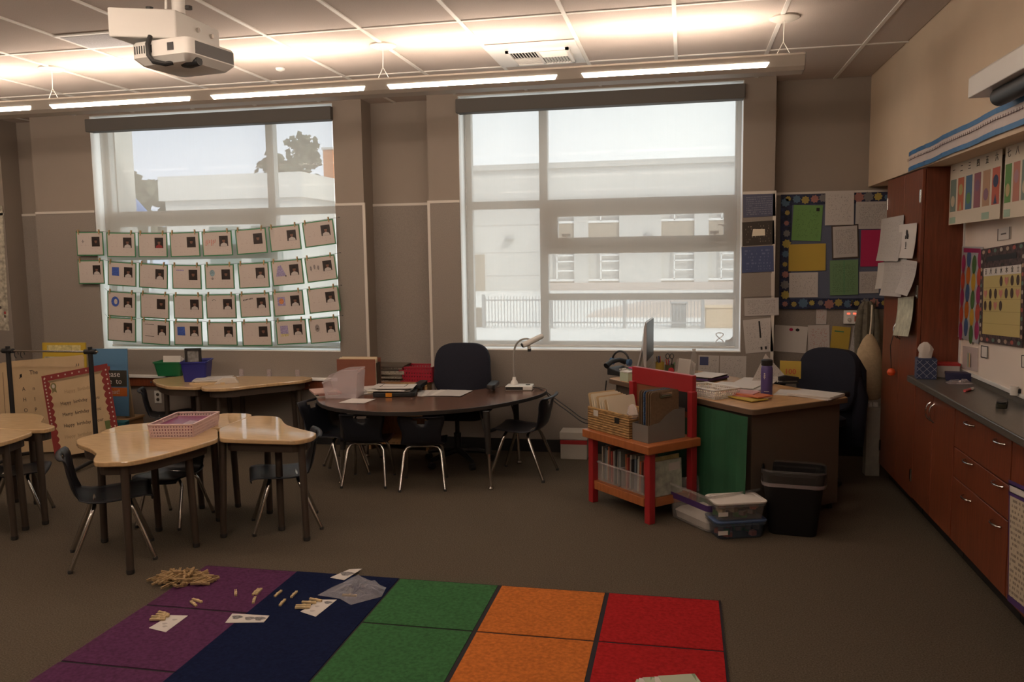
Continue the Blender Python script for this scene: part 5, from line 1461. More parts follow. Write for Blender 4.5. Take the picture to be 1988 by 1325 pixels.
# ------------------------------------------------------------------ tubs and bin on the floor
def tub(name, label, c, rz, w, d, h_, mt, lid=None, group=None, lid_h=.018):
    t = thing(name, label, 'tub', c, rz, group)
    lo = [[(a * s_, b * s_, z) for a, b in rrect(w, d, .03, 4)] for s_, z in ((.86, .0), (.88, .004), (.97, h_ * .93), (1, h_))]
    li = [[(a * s_, b * s_, z) for a, b in rrect(w, d, .03, 4)] for s_, z in ((.985, h_), (.955, h_ * .93), (.865, .008))]
    MB().loft(lo + li).build('tub', mt, t, smooth=True)
    rim = [[(a * s_, b * s_, z) for a, b in rrect(w, d, .035, 4)] for s_, z in ((1, h_ - .012), (1.035, h_ - .012), (1.035, h_ + .002), (1, h_ + .002))]
    MB().loft(rim + [rim[0]], cap0=False, cap1=False).build('rim', mt, t)
    if lid is not None:
        ll = [[(a * s_, b * s_, z) for a, b in rrect(w, d, .035, 4)] for s_, z in ((1.04, h_ + .003), (1.05, h_ + .006), (1.05, h_ + lid_h * .8), (1.02, h_ + lid_h), (.9, h_ + lid_h), (.88, h_ + lid_h * .75))]
        MB().loft(ll).build('lid', lid, t, smooth=True)
    return t
e1 = Vector((-.079, 5.238)); e2 = Vector((.124, 4.972))
tang = math.atan2((e2 - e1).y, (e2 - e1).x)
ux = Vector((math.cos(tang), math.sin(tang))); uy = Vector((-ux.y, ux.x))
cc = e1 + ux * .18 + uy * .20
t = tub('storage_tub', 'large open clear tub with purple tape, on the floor by the red bench', (cc.x, cc.y, 0), tang, .42, .42, .235, m_clear)
MB().loft([[(a * .97, b * .97, z) for a, b in rrect(.42 * s_, .42 * s_, .03, 4)] for s_, z in ((.965, .135), (.99, .175))], cap0=False, cap1=False).build('purple_tape', m_purple, t)
MB().loft([[(a, b, z) for a, b in rrect(.36 * s_, .36 * s_, .03, 4)] for s_, z in ((.93, .012), (.97, .055), (.85, .075))]).build('white_contents', m_paper, t, smooth=True)
b1_ = Vector((.20, 4.835)); b2_ = Vector((.509, 4.942)); ta2 = math.atan2((b2_ - b1_).y, (b2_ - b1_).x)
ux = Vector((math.cos(ta2), math.sin(ta2))); uy = Vector((-ux.y, ux.x))
cc = b1_ + ux * .155 + uy * .105
m_cont = M('mixed_blocks', (.15, .10, .06), .6, noise=(28, .9))
cb_ = [M('block_%d' % i, c, .5) for i, c in enumerate(((.50, .10, .04), (.06, .22, .06), (.16, .12, .10), (.46, .36, .22)))]
for q, (z, lab, lid) in enumerate(((0, 'small clear tub with blue lid, under the white-lidded one on the floor', M('lid_blue', (.06, .10, .20), .45)), (.112, 'small clear tub with white lid, on top of the blue-lidded one', m_paper))):
    t = tub('small_tub', lab, (cc.x, cc.y, z), ta2, .31, .20, .095, see_through('clear_blue_plastic', (.12, .16, .22), .72, .15) if q == 0 else see_through('clear_tub_plastic', (.40, .38, .35), .8, .12), lid, 'small tubs stacked by the waste bin', .016)
    rnd = random.Random(q + 4)
    for k in range(30):
        MB().box(-.018, .018, -.018, .018, 0, .03, M=rot((rnd.uniform(-.112, .112), rnd.uniform(-.066, .066), .006 + .017 * (k % 4)), rnd.random() * 3)).build('block', cb_[(k + q) % 4], t, bev=.003, seg=1)
    MB().box(-.145, -.085, -.0975, -.0965, .03, .055, M=Matrix.Rotation(0, 4, 'X')).build('label_patch', m_paper, t)
t = thing('waste_bin', 'black waste bin with clear liner turned over its rim, in front of the teacher desk', 'bin', (.655, 5.10, 0), math.radians(-8))
w, d, h_ = .36, .27, .385
def rl_(s_, z, ww=w, dd=d): return [(a * s_, b * s_, z) for a, b in rrect(ww, dd, .06, 5)]
MB().loft([rl_(.74, 0), rl_(.76, .01), rl_(.98, h_ - .02), rl_(1.02, h_ - .018), rl_(1.02, h_), rl_(.97, h_), rl_(.73, .015)]).build('body', M('bin_black', (.009, .008, .008), .65, spec=.2), t, smooth=True)
m_liner = see_through('liner_film', (.11, .10, .09), .7, .2)
MB().loft([rl_(1.0, h_ - .085), rl_(1.035, h_ - .05), rl_(1.045, h_ + .004), rl_(1.0, h_ + .012), rl_(.955, h_ - .02), rl_(.92, h_ - .10)], cap0=False, cap1=False).build('liner', m_liner, t, smooth=True)
MB().loft([rl_(1.004, h_ - .088), rl_(1.03, h_ - .07), rl_(1.036, h_ - .064)], cap0=False, cap1=False).build('liner_edge', m_hazy, t, smooth=True)
t = thing('file_carton', 'white cardboard file box with red band on the floor against the window wall', 'box', (-.88, 6.74, 0))
MB().box(-.11, .11, -.09, .09, 0, .20).build('box', M('grey_card', (.42, .39, .34), .8), t, bev=.003)
MB().box(-.116, .116, -.096, .096, .165, .225).build('lid', M('white_card', (.46, .43, .38), .8), t, bev=.003)
MB().box(-.112, .112, -.0915, -.0905, .125, .160).build('red_band', m_red, t)
# ------------------------------------------------------------------ on the kidney table
TK = .599
def kthing(name, label, cat, px, py, rz=0, group=None):
    c = at(px, py, Z=TK); return thing(name, label, cat, (c.x, c.y, TK), rz, group)
# document camera
t = thing('document_camera', 'white document camera with bent neck on the right of the kidney table', 'document camera', (-1.30, 6.52, TK), .12)
MB().prism([(-.115, -.075), (.105, -.075), (.115, .06), (-.10, .06)], .0, .038).build('base', m_whiteplastic, t, bev=.008, seg=3)
MB().box(-.112, .03, -.0765, -.074, .006, .03).build('front_panel', m_black, t, bev=.001)
MB().box(.05, .085, -.03, .0, .038, .042).build('button', m_black, t)
MB().lathe([(.032, .038), (.028, .06), (.016, .078), (.013, .10)], (-.045, 0, 0), 16).build('neck_socket', m_whiteplastic, t, smooth=True)
nk = [(-.045, 0, .09), (-.047, 0, .2), (-.046, 0, .30), (-.03, 0, .365), (.01, 0, .405), (.06, -.005, .415), (.09, -.01, .405)]
MB().tube([Vector(p) for p in chaikin([Vector(p) for p in nk], 2, False)], .0075, 8).build('gooseneck', M('grey_flex', (.30, .28, .25), .4), t, smooth=True)
MB().tube([(.03, -.05, .365), (.05, -.042, .372), (.17, .02, .425), (.19, .03, .433)], [.022, .0235, .0225, .016], 16).build('head', m_whiteplastic, t, smooth=True)
MB().tube([(.029, -.0505, .3645), (.024, -.053, .362)], .017, 14).build('lens_ring', m_black, t)
MB().tube([(.075, -.02, .38), (.082, -.02, .33)], .014, 12).build('stem', m_whiteplastic, t, smooth=True)
MB().tube([(.082, -.02, .332), (.083, -.02, .312)], .0145, 12).build('stem_tip', m_black, t)
t = thing('camera_cord', 'two black cords drooping from the document camera to the red bench', 'cord', (-1.19, 6.5, TK))
o = t.location
for k, dz in enumerate((0, -.03)):
    p = [(-1.195, 6.50, TK + .02), (-1.12, 6.50, TK + .015), (-1.02, 6.50, TK - .06 + dz), (-.88, 6.44, .46 + dz), (-.76, 6.38, .385 + dz), (-.66, 6.33, .40 + dz), (-.60, 6.29, .52 + dz), (-.575, 6.27, .72)]
    MB().tube([Vector(q) for q in chaikin([Vector(q) for q in p], 2, False)], .005, 6).build('cord', m_black, t, o, smooth=True)
# clear scoop bin
t = kthing('scoop_bin', 'hazy clear plastic scoop bin on the left of the kidney table', 'bin', 668, 770, .10)
pr = [(-.115, 0), (.125, 0), (.145, .22), (.02, .215), (-.07, .185), (-.13, .12), (-.145, .125), (-.13, .10)]
XZ = Matrix.Rotation(PI / 2, 4, 'X')
for y in (-.10, .097): MB().prism(pr, -y - .003, -y, M=XZ).build('side', m_hazy, t)
MB().box(.125, .129, -.10, .10, 0, .215, M=rot((0, 0, 0), ry=.09)).build('back', m_hazy, t)
MB().box(-.115, .125, -.10, .10, 0, .004).build('bottom', m_hazy, t)
MB().poly([(-.115, -.10, 0), (-.115, .10, 0), (-.135, .10, .11), (-.135, -.10, .11)]).build('lip', m_hazy, t)
rr = MB()
for y in (-.10, .10): rr.tube([(.145, y, .22), (.02, y, .215), (-.07, y, .185), (-.135, y, .122)], .005, 6)
rr.tube([(.145, -.10, .22), (.145, .10, .22)], .005, 6).tube([(-.135, -.10, .122), (-.135, .10, .122)], .007, 6)
rr.build('rim', m_hazy, t)
t = kthing('pink_papers', 'pink and white papers behind the scoop bin at the left tip of the kidney table', 'papers', 632, 767, .5)
stack(t, .18, .24, [.012, .014, .012], [m_paper, M('pink_paper', (.50, .22, .18), .7), M('pale_pink_paper', (.55, .36, .31), .7)], .02, 5)
t = kthing('white_sheet', 'single white sheet lying at the front left edge of the kidney table', 'paper', 692, 779, .08)
MB().poly([(-.115, -.085, .0012), (.09, -.10, .0012), (.125, .09, .0012), (-.07, .105, .0012)]).poly([(-.115, -.085, .0005), (.09, -.10, .0005), (.125, .09, .0005), (-.07, .105, .0005)]).build('sheet', m_paper, t)
t = kthing('zip_binder', 'black zipped binder with orange clip under loose papers on the kidney table', 'binder', 768, 766, .22)
MB().prism(rrect(.33, .27, .03, 4), 0, .035).build('cover', m_black, t, bev=.006)
MB().box(-.06, -.012, -.139, -.134, .004, .034).build('clip', M('clip_orange', (.60, .22, .01), .5), t)
t = thing('binder_papers', 'untidy pile of framed worksheets on top of the black zipped binder', 'papers', t.location + Vector((-.01, .0, .035)), .1)
stack(t, .29, .22, [.012, .008, .006, .003, .003, .003], [m_paper, m_whiteplastic, m_paper, m_print, m_paper], .035, 12)
for x0, x1, y0, y1 in ((-.10, .10, -.075, -.070), (-.10, .10, .070, .075), (-.10, -.095, -.07, .07), (.095, .10, -.07, .07)): MB().box(x0, x1, y0, y1, .0352, .0362).build('black_frame', m_ink, t)
t = kthing('loose_papers', 'clipped papers leaning behind the black binder on the kidney table', 'papers', 726, 758, .7)
stack(t, .20, .26, [.004] * 4, [m_paper, m_cream, m_print], .04, 31)
t = kthing('worksheets', 'spread of white worksheets on the kidney table in front of the swivel chair', 'papers', 852, 764, .03)
for k in range(5):
    MB().box(-.11, .11, -.14, .14, .0012 * k, .0012 * k + .0008, M=rot((-.06 + .045 * k, .01 * (k % 2), 0), .06 - .1 * k + .2)).build('sheet', (m_print, m_paper)[k % 2], t)
t = thing('expanding_file', 'brown expanding file stuffed with folders behind the scoop bin', 'file', (-2.69, 6.55, TK), .04)
MB().box(-.175, .165, -.075, -.070, 0, .235).build('front_cover', M('file_brown', (.20, .065, .035), .7, noise=(8, .1)), t, bev=.002)
MB().box(-.175, .165, .065, .07, 0, .235).build('back_cover', bpy.data.materials['file_brown'], t, bev=.002)
for k in range(7): MB().box(-.165, .165 - .004 * k, -.062 + k * .018, -.058 + k * .018, .01, .232 + .006 * (k % 3)).build('folder', m_manila if k % 2 else m_cream, t)
for k in range(9): MB().box(.150 + .012 * (k % 2), .154 + .012 * (k % 2), -.07 + k * .0155, -.056 + k * .0155, 0, .20).build('gusset', m_leg, t)

# low bookcase in the recess with newspapers and the red basket
t = thing('low_bookcase', 'low brown wooden bookcase in the recess between the windows', 'bookcase', (-2.44, 6.93, 0)); o = t.location
MB().box(-2.72, -2.16, 6.74, 7.08, .57, .60).build('top', m_oak, t, o, bev=.003)
for x in (-2.715, -2.185): MB().box(x, x + .025, 6.75, 7.08, 0, .57).build('side', m_oak, t, o)
for z in (.05, .30): MB().box(-2.69, -2.185, 6.75, 7.08, z, z + .02).build('shelf', m_oak, t, o)
MB().box(-2.69, -2.185, 7.065, 7.08, 0, .57).build('back', m_oak, t, o)
t = thing('newspaper_stack', 'stack of folded newspapers on the low bookcase in the recess', 'newspapers', (-2.54, 6.90, .60), .03)
m_news = printed('newsprint', (.33, .29, .23), (.10, .09, .08), 90, 60, .5)
stack(t, .29, .25, [.012, .018, .014, .02, .012, .018, .014, .02, .012], [m_news, m_leg, m_news, m_desk, m_news], .012, 17, 'newspaper')
t = thing('red_basket', 'red plastic basket on the low bookcase, behind the kidney table', 'basket', (-2.27, 6.90, .60), -.03)
basket(t, .30, .22, .125, M('basket_red', (.34, .012, .03), .45), .024, 4, .0085, .009)
MB().box(-.12, .12, -.09, .09, .005, .05).build('papers', m_leg, t)

# wall rail under the first window
t = thing('wall_rail', 'red-brown wooden rail with white tray strip along the wall under the first window', 'rail', (-4.35, YP - .01, .50)); o = t.location
MB().box(-6.0, -2.74, YP - .035, YP - .007, .505, .585).build('board', m_cherry, t, o, bev=.003)
MB().box(-6.0, -2.74, YP - .05, YP - .007, .588, .612).build('tray_strip', m_white, t, o, bev=.002)
for k in range(8): MB().tube([(-5.7 + k * .4, YP - .034, .545), (-5.7 + k * .4, YP - .039, .545)], .008, 8).build('bolt', m_chrome, t, o)
for i, px in enumerate((468, 522, 577)):
    c = at(px, 733, Y=YP - .03)
    solo('clear_hook', '%s small clear hook from the left on the wall strip above the window desks' % ORD[i], 'hook', MB().box(c.x - .018, c.x + .018, YP - .03, YP - .008, .612, .68).tube([(c.x, YP - .03, .63), (c.x, YP - .05, .625), (c.x, YP - .052, .65)], .004, 6), m_hazy, 'clear hooks on the wall strip')
c = at(307, 771, Y=YP - .01)
t = thing('wall_outlet', 'white wall outlet under the window desks by the left chair', 'outlet', (c.x, YP - .007, c.z - .06))
MB().box(-.036, .036, -.008, .0, 0, .118).build('plate', m_whiteplastic, t, bev=.002)
for z in (.035, .083): MB().lathe([(.016, 0), (.016, .003)], (0, 0, 0), 12).xf(Matrix.Translation((0, -.008, z)) @ Matrix.Rotation(PI / 2, 4, 'X')).build('socket', m_leg, t)

# tubs on the window desks
def book_tub(name, label, px, py, rz, mt, w, d, h_):
    c = at(px, py, Z=DZ); t = thing(name, label, 'tub', (c.x, c.y, DZ), rz)
    lo = [[(a * s_, b * s_, z) for a, b in rrect(w, d, .02, 3)] for s_, z in ((.82, 0), (1, h_), (1.06, h_), (1.06, h_ + .012), (1.0, h_ + .012), (.96, h_), (.80, .01))]
    MB().loft(lo).build('tub', mt, t); return t
gt = book_tub('green_tub', 'green plastic tub with white papers on the left window desk', 337, 728, .1, M('tub_green', (.012, .14, .05), .45), .27, .22, .12)
bt = book_tub('blue_tub', 'blue plastic tub on the window desk, right of the green one', 384, 738, .35, M('tub_blue', (.02, .022, .19), .45), .22, .27, .165)
t = thing('tub_papers', 'white papers standing in the green tub', 'papers', gt.location + Vector((.0, 0, .012)), .1)
for k in range(3): MB().box(-.085, .085, -.03 + .03 * k, -.026 + .03 * k, 0, .165 - .01 * k, M=rot((0, 0, 0), 0, -.12)).build('sheet', m_paper, t)
t = thing('small_easel_frame', 'small dark picture frame standing in the blue tub', 'picture frame', bt.location + Vector((-.02, -.02, .10)), .25)
fr = MB()
for a in ((-.07, .07, 0, .02), (-.07, .07, .165, .185), (-.07, -.05, .02, .165), (.05, .07, .02, .165)): fr.box(a[0], a[1], -.012, .012, a[2], a[3])
fr.build('frame', m_edge, t, bev=.002); MB().box(-.05, .05, .0, .006, .02, .165).build('picture', M('grey_print', (.24, .23, .21), .6, noise=(30, .4)), t)
c = at(413, 742, Z=DZ)
t = thing('paper_pile', 'pile of papers and folders in front of the blue tub on the window desks', 'papers', (c.x, c.y, DZ), .3)
stack(t, .30, .22, [.012, .01, .008, .004], [m_manila, m_cream, m_paper, m_print], .03, 41)
c = at(440, 744, Z=DZ)
t = thing('tape_holder', 'low clear desk tray standing right of the paper pile on the window desks', 'tray', (c.x, c.y, DZ), .5)
MB().prism([(-.10, 0), (.10, 0), (.07, .045), (-.03, .05)], -.04, .04, M=XZ).build('tray', m_trim, t, bev=.003)

# basket on the student desks
t = thing('pink_basket', 'pale pink plastic basket of purple folders across the student desks', 'basket', (-3.03, 4.54, DZ), 1.74)
m_pinkb = M('basket_pink', (.62, .44, .42), .5)
basket(t, .40, .27, .075, m_pinkb, .0175, 4, .0052, .0052)
m_fold = M('folder_purple', (.20, .022, .10), .25)
for k in range(4): MB().box(-.17, .17, -.11, .11, .006 + .014 * k, .018 + .014 * k, M=rot((.004 * (k % 2), .004 * k, 0), .04 * (k % 3 - 1))).build('folder', m_fold, t)
MB().poly([(-.15, -.09, .064), (-.03, -.10, .066), (-.02, -.04, .070), (-.12, -.03, .066)]).build('clear_sleeve', m_hazy, t)

# ------------------------------------------------------------------ big books and song charts at the left
t = thing('chart_rack', 'black metal chart rack with long top bar at the left', 'rack', (-4.78, 5.9, 0)); o = t.location
MB().tube([(-6.2, 5.9, .945), (-4.70, 5.9, .945)], .009, 10).build('bar', m_chrome, t, o, smooth=True)
for x in (-4.77, -5.56): MB().tube([(x - .05, 5.9, .945), (x + .05, 5.9, .945)], .021, 12).tube([(x, 5.9, .93), (x, 5.9, .985)], .018, 10).build('bracket', m_black, t, o, smooth=True)
for x in (-4.77, -5.56): 
    MB().tube([(x, 5.9, .93), (x, 5.9, .04)], .019, 12).build('post', m_black, t, o, smooth=True)
    MB().tube([(x, 5.62, .018), (x, 5.9, .05), (x, 6.18, .018)], .016, 8).build('foot', m_black, t, o)
for x in (-5.48, -5.42): MB().tube([(x + .02 * math.cos(a), 5.9, .915 + .03 * math.sin(a)) for a in [2 * PI * k / 12 for k in range(10)]], .003, 5).build('ring', m_black, t, o)

def board(name, label, cat, Y, tl, tr, bl, mt, lean=.10, th=.004, group=None):
    Mx, w, h = face('Y', Y, tl, tr, bl)
    ob = MB().box(-w / 2, w / 2, -th, 0, -h / 2, h / 2).build(name, mt)
    ob.matrix_world = Mx @ Matrix.Rotation(-lean, 4, 'X')
    return tag(ob, label, cat, group), w, h
s, w, h = board('birthday_chart', 'birthday song chart with scalloped red border leaning behind the rack post', 'chart', 6.06, (80, 731), (208, 706), (108, 888), M('border_red', (.24, .03, .028), .7), .08)
inn = []
def scal(n, f): 
    return [f(k / n, .022 * abs(math.sin(PI * 11 * k / n))) for k in range(n)]
x0, x1, z0, z1 = -w / 2 + .055, w / 2 - .055, -h / 2 + .0, h / 2 - .05
N = 66
inn += scal(N, lambda u, e: (x0 + (x1 - x0) * u, z1 - e)); inn += scal(N, lambda u, e: (x1 - e, z1 + (z0 - z1) * u)); inn += [(x1, z0), (x0, z0)]
inn += scal(N, lambda u, e: (x0 + e, z0 + (z1 - z0) * u))
blob(s, 'song_sheet', m_tan, inn, .0045)
rnd = random.Random(6)
for k in range(22):
    e = k % 2
    p = (-w / 2 + .025, h / 2 - .03 - k * .03) if k < 14 else (-w / 2 + .03 + (k - 14) * .07, h / 2 - .024)
    blob(s, 'border_star', (m_cream, m_trim)[e], [(p[0] + (.011 if j % 2 == 0 else .005) * math.cos(PI * j / 5 + k), p[1] + (.011 if j % 2 == 0 else .005) * math.sin(PI * j / 5 + k)) for j in range(10)], .0045)
for k in range(14):
    p = (w / 2 - .022, h / 2 - .05 - k * .04)
    blob(s, 'border_star', (m_cream, m_trim)[k % 2], disc(p[0], p[1], .008, .008, 6), .0045)
RX = Matrix.Rotation(PI / 2, 4, 'X')
for k, (ln, cl) in enumerate((('Happy  Birthday', .5), ('Happy  birthday     you', 0), ('Merry  birthday     you', 0), ('Happy  birthday    your', 0), ('Happy  birthday  to  you', .5))):
    text('lettering', ln, .042, Matrix.Translation((.01, -.0052, h * (.26 - .135 * k))) @ RX, m_leg if cl == 0 else M('faint_ink_%d' % k, (.36, .26, .15), .8), s)
blob(s, 'medal_sticker', M('sticker_olive', (.20, .17, .07), .7), disc(x0 + .05, z1 - .055, .03, .03, 12), .0055)
blob(s, 'medal_sticker', m_trim, disc(x0 + .05, z1 - .055, .016, .018, 10), .0062)
blob(s, 'medal_sticker', bpy.data.materials['sticker_olive'], [(x0 + .03, z1 - .07), (x0 + .07, z1 - .07), (x0 + .075, z1 - .115), (x0 + .05, z1 - .10), (x0 + .028, z1 - .115)], .0052)
blob(s, 'bear_sticker', M('sticker_green', (.12, .16, .05), .7), [(x1 - .06, -.19), (x1 - .01, -.19), (x1 - .01, -.12), (x1 - .06, -.12)], .0055)
blob(s, 'bear_sticker', m_manila, disc(x1 - .035, -.085, .035, .03, 12), .0055)
s, w, h = board('alphabet_chart', 'tan alphabet song chart standing behind the birthday chart', 'chart', 6.20, (25, 703), (172, 690), (25, 880), m_tan, .06)
text('lettering', 'The', .055, Matrix.Translation((-.13, -.0046, h * .36)) @ RX, m_ink, s)
text('lettering', '♫', .06, Matrix.Translation((-.27, -.0046, h * .33)) @ RX, m_ink, s)
text('lettering', '♪♪', .045, Matrix.Translation((.32, -.0046, h * .40)) @ RX, m_ink, s)
for k, row in enumerate(('A n', 'H I', 'O P', 'R S', '  V', '  Y')):
    for j, ch in enumerate((row[0], row[2])):
        if ch != ' ': text('lettering', ch, .05, Matrix.Translation((-.25 + .105 * j, -.0046, h * (.19 - .115 * k))) @ RX, m_leg, s)
for i, (Y, tl, tr, bl, lab) in enumerate(((6.23, (12, 705), (60, 701), (14, 880), 'edge of a tan chart tablet behind the alphabet chart, second sheet'), (6.16, (-70, 709), (20, 706), (-66, 880), 'tan chart tablet cut off by the left of the frame'))):
    s, w, h = board('song_chart', lab, 'chart', Y, tl, tr, bl, m_tan, .06)
    flat(s, 'ink_line', m_leg, .004, h * .8, w * .38, 0, .0045)
s, w, h = board('yellow_big_book', 'yellow big book with pale picture strip behind the rack bar', 'book', 6.50, (85, 666), (169, 666), (88, 806), M('book_yellow', (.50, .34, .03), .5), .05, .012)
flat(s, 'cover_picture', M('cover_pale', (.42, .37, .28), .6, noise=(14, .4)), w * .92, h * .3, 0, h * .16, .0125)
flat(s, 'cover_print', M('cover_title', (.55, .48, .22), .6, noise=(40, .3)), w * .78, h * .09, .0, h * .42, .0125)
s, w, h = board('blue_big_book', 'blue big book reading Please on a dark cover, leaning beside the birthday chart', 'book', 6.48, (180, 678), (251, 678), (178, 806), M('book_blue', (.085, .20, .34), .5), .06, .012)
flat(s, 'red_panel', M('book_redpanel', (.28, .05, .03), .6), w * .5, h * .12, -w * .22, h * .18, .0126)
flat(s, 'dark_panel', M('book_darkpanel', (.035, .03, .022), .6), w * .68, h * .24, w * .14, h * .06, .0132)
flat(s, 'orange_panel', M('book_orange', (.46, .12, .02), .6), w * .62, h * .13, w * .17, -h * .14, .0132)
text('lettering', 'Please', .075, Matrix.Translation((.02, -.0142, h * .12)) @ RX, m_paper, s)
text('lettering', 'like  to', .070, Matrix.Translation((.03, -.0142, h * .015)) @ RX, m_paper, s)
text('lettering', 'eat!', .06, Matrix.Translation((.06, -.0142, -h * .14)) @ RX, m_redprint, s)
blob(s, 'leg_print', m_ink, [(-.02, -h * .30), (.03, -h * .26), (.035, -h * .27), (-.01, -h * .32)], .0133)
s, w, h = board('cardboard_sheet', 'folded cardboard sheet standing right of the blue big book', 'board', 6.55, (241, 692), (256, 690), (236, 812), M('cardboard', (.30, .20, .11), .85, noise=(5, .1)), .05, .02)
t = thing('book_stand', 'low brown wooden stand carrying the big books behind the song charts', 'stand', (-5.35, 6.52, 0))
MB().box(-.62, .50, -.10, .14, .255, .275).build('top', m_oak, t, bev=.003)
for x in (-.60, -.05, .46): MB().box(x, x + .025, -.09, .13, 0, .255).build('side', m_oak, t)
t = thing('teal_box', 'small teal box on the floor in front of the cardboard sheet', 'box', (-4.90, 6.36, 0), .2)
MB().prism([(-.07, -.05), (.08, -.05), (.07, .05), (-.06, .05)], 0, .27).build('box', M('teal', (.03, .16, .19), .5), t, bev=.004)
s, w, h = sheet('speckled_poster', 'speckled pale poster on the wall at the left edge of the frame', 'poster', 'Y', YP - .01, (-40, 400), (10, 400), (-36, 640), M('poster_speckled', (.42, .38, .30), .7, noise=(22, .5)), th=.003)
rnd = random.Random(9)
for k in range(26):
    blob(s, 'print_spot', (m_green, m_red, m_paper, m_leg)[k % 4], disc(rnd.uniform(-.42, .46) * w, rnd.uniform(-.46, .46) * h, .012, .016, 7), .0034)

# ------------------------------------------------------------------ portrait cards on strings
YS = YP - .045
z4 = lambda x, y: (x / 4.4175, 400 + y / 4.4175)
z5 = lambda x, y: (380 + x / 4.4175, 400 + y / 4.4175)
rows = [
    [(z4, 648, 225, 880, 222, 665, 428), (z4, 912, 228, 1160, 230, 920, 438), (z4, 1182, 232, 1433, 232, 1188, 440), (z4, 1452, 230, 1708, 222, 1465, 440), (z5, 50, 222, 308, 210, 62, 435), (z5, 333, 208, 597, 186, 358, 422), (z5, 622, 183, 888, 155, 645, 398), (z5, 908, 148, 1175, 110, 942, 362)],
    [(z4, 667, 468, 890, 465, 675, 670), (z4, 925, 475, 1172, 490, 922, 680), (z4, 1192, 490, 1442, 505, 1190, 700), (z4, 1477, 505, 1730, 508, 1475, 712), (z5, 75, 503, 328, 500, 82, 715), (z5, 360, 495, 625, 482, 372, 712), (z5, 640, 478, 910, 452, 665, 692), (z5, 930, 450, 1190, 415, 960, 662)],
    [(z4, 922, 730, 1170, 745, 920, 945), (z4, 1202, 745, 1452, 758, 1205, 960), (z4, 1485, 760, 1738, 762, 1492, 968), (z5, 80, 760, 340, 757, 97, 968), (z5, 372, 755, 632, 742, 385, 962), (z5, 655, 740, 918, 720, 675, 952), (z5, 950, 715, 1218, 685, 978, 927)],
    [(z4, 925, 952, 1172, 968, 918, 1155), (z4, 1210, 970, 1455, 985, 1218, 1182), (z4, 1492, 990, 1738, 993, 1490, 1195), (z5, 92, 997, 350, 997, 105, 1198), (z5, 388, 995, 645, 990, 405, 1205), (z5, 680, 985, 942, 970, 700, 1195), (z5, 965, 970, 1222, 947, 985, 1185)]]
RN = ['top string', 'second string', 'third string', 'bottom string']
m_ph = M('photo_dark', (.020, .012, .010), .4); m_skin = M('photo_skin', (.17, .085, .055), .6); m_shirt = M('photo_shirt', (.45, .41, .38), .6); m_rshirt = M('photo_red', (.22, .02, .02), .6)
m_hair = M('photo_hair', (.012, .008, .007), .6)
dr_b, dr_t, dr_r, dr_o, dr_l, dr_y, dr_g = (M('crayon_%d' % i, c, .8, noise=(160, .35)) for i, c in enumerate(((.045, .095, .36), (.20, .30, .34), (.48, .20, .16), (.50, .20, .08), (.30, .26, .42), (.48, .42, .22), (.24, .21, .20))))
m_sheetc = printed('card_sheet', (.50, .44, .40), (.44, .375, .34), 75, 60, .4, .75, .12)
extra = {(0, 0): 'with a tiny drawn cross', (0, 2): 'with a red-shirted portrait', (0, 4): 'with red scribbles', (1, 1): 'with a blue crayon square', (1, 3): 'with a purple line', (1, 4): 'with a teal crayon blot', (1, 6): 'with a faint blue drawing', (1, 7): 'with small brown figures', (2, 0): 'with a blue crayon ring', (2, 4): 'with a row of black letters', (2, 5): 'with an orange sun on lilac', (3, 1): 'with two dark lines', (3, 2): 'with a solid blue square', (3, 5): 'with blue sky and yellow ground', (3, 6): 'with a grey face drawing', (2, 3): 'with a short dark curve'}
pinmesh = MB().box(-.004, .004, -.010, -.004, -.020, .026).box(-.004, .004, .001, .007, -.020, .026).box(-.0045, .0045, -.005, .002, .0, .006).mesh('clothespin', m_pin)
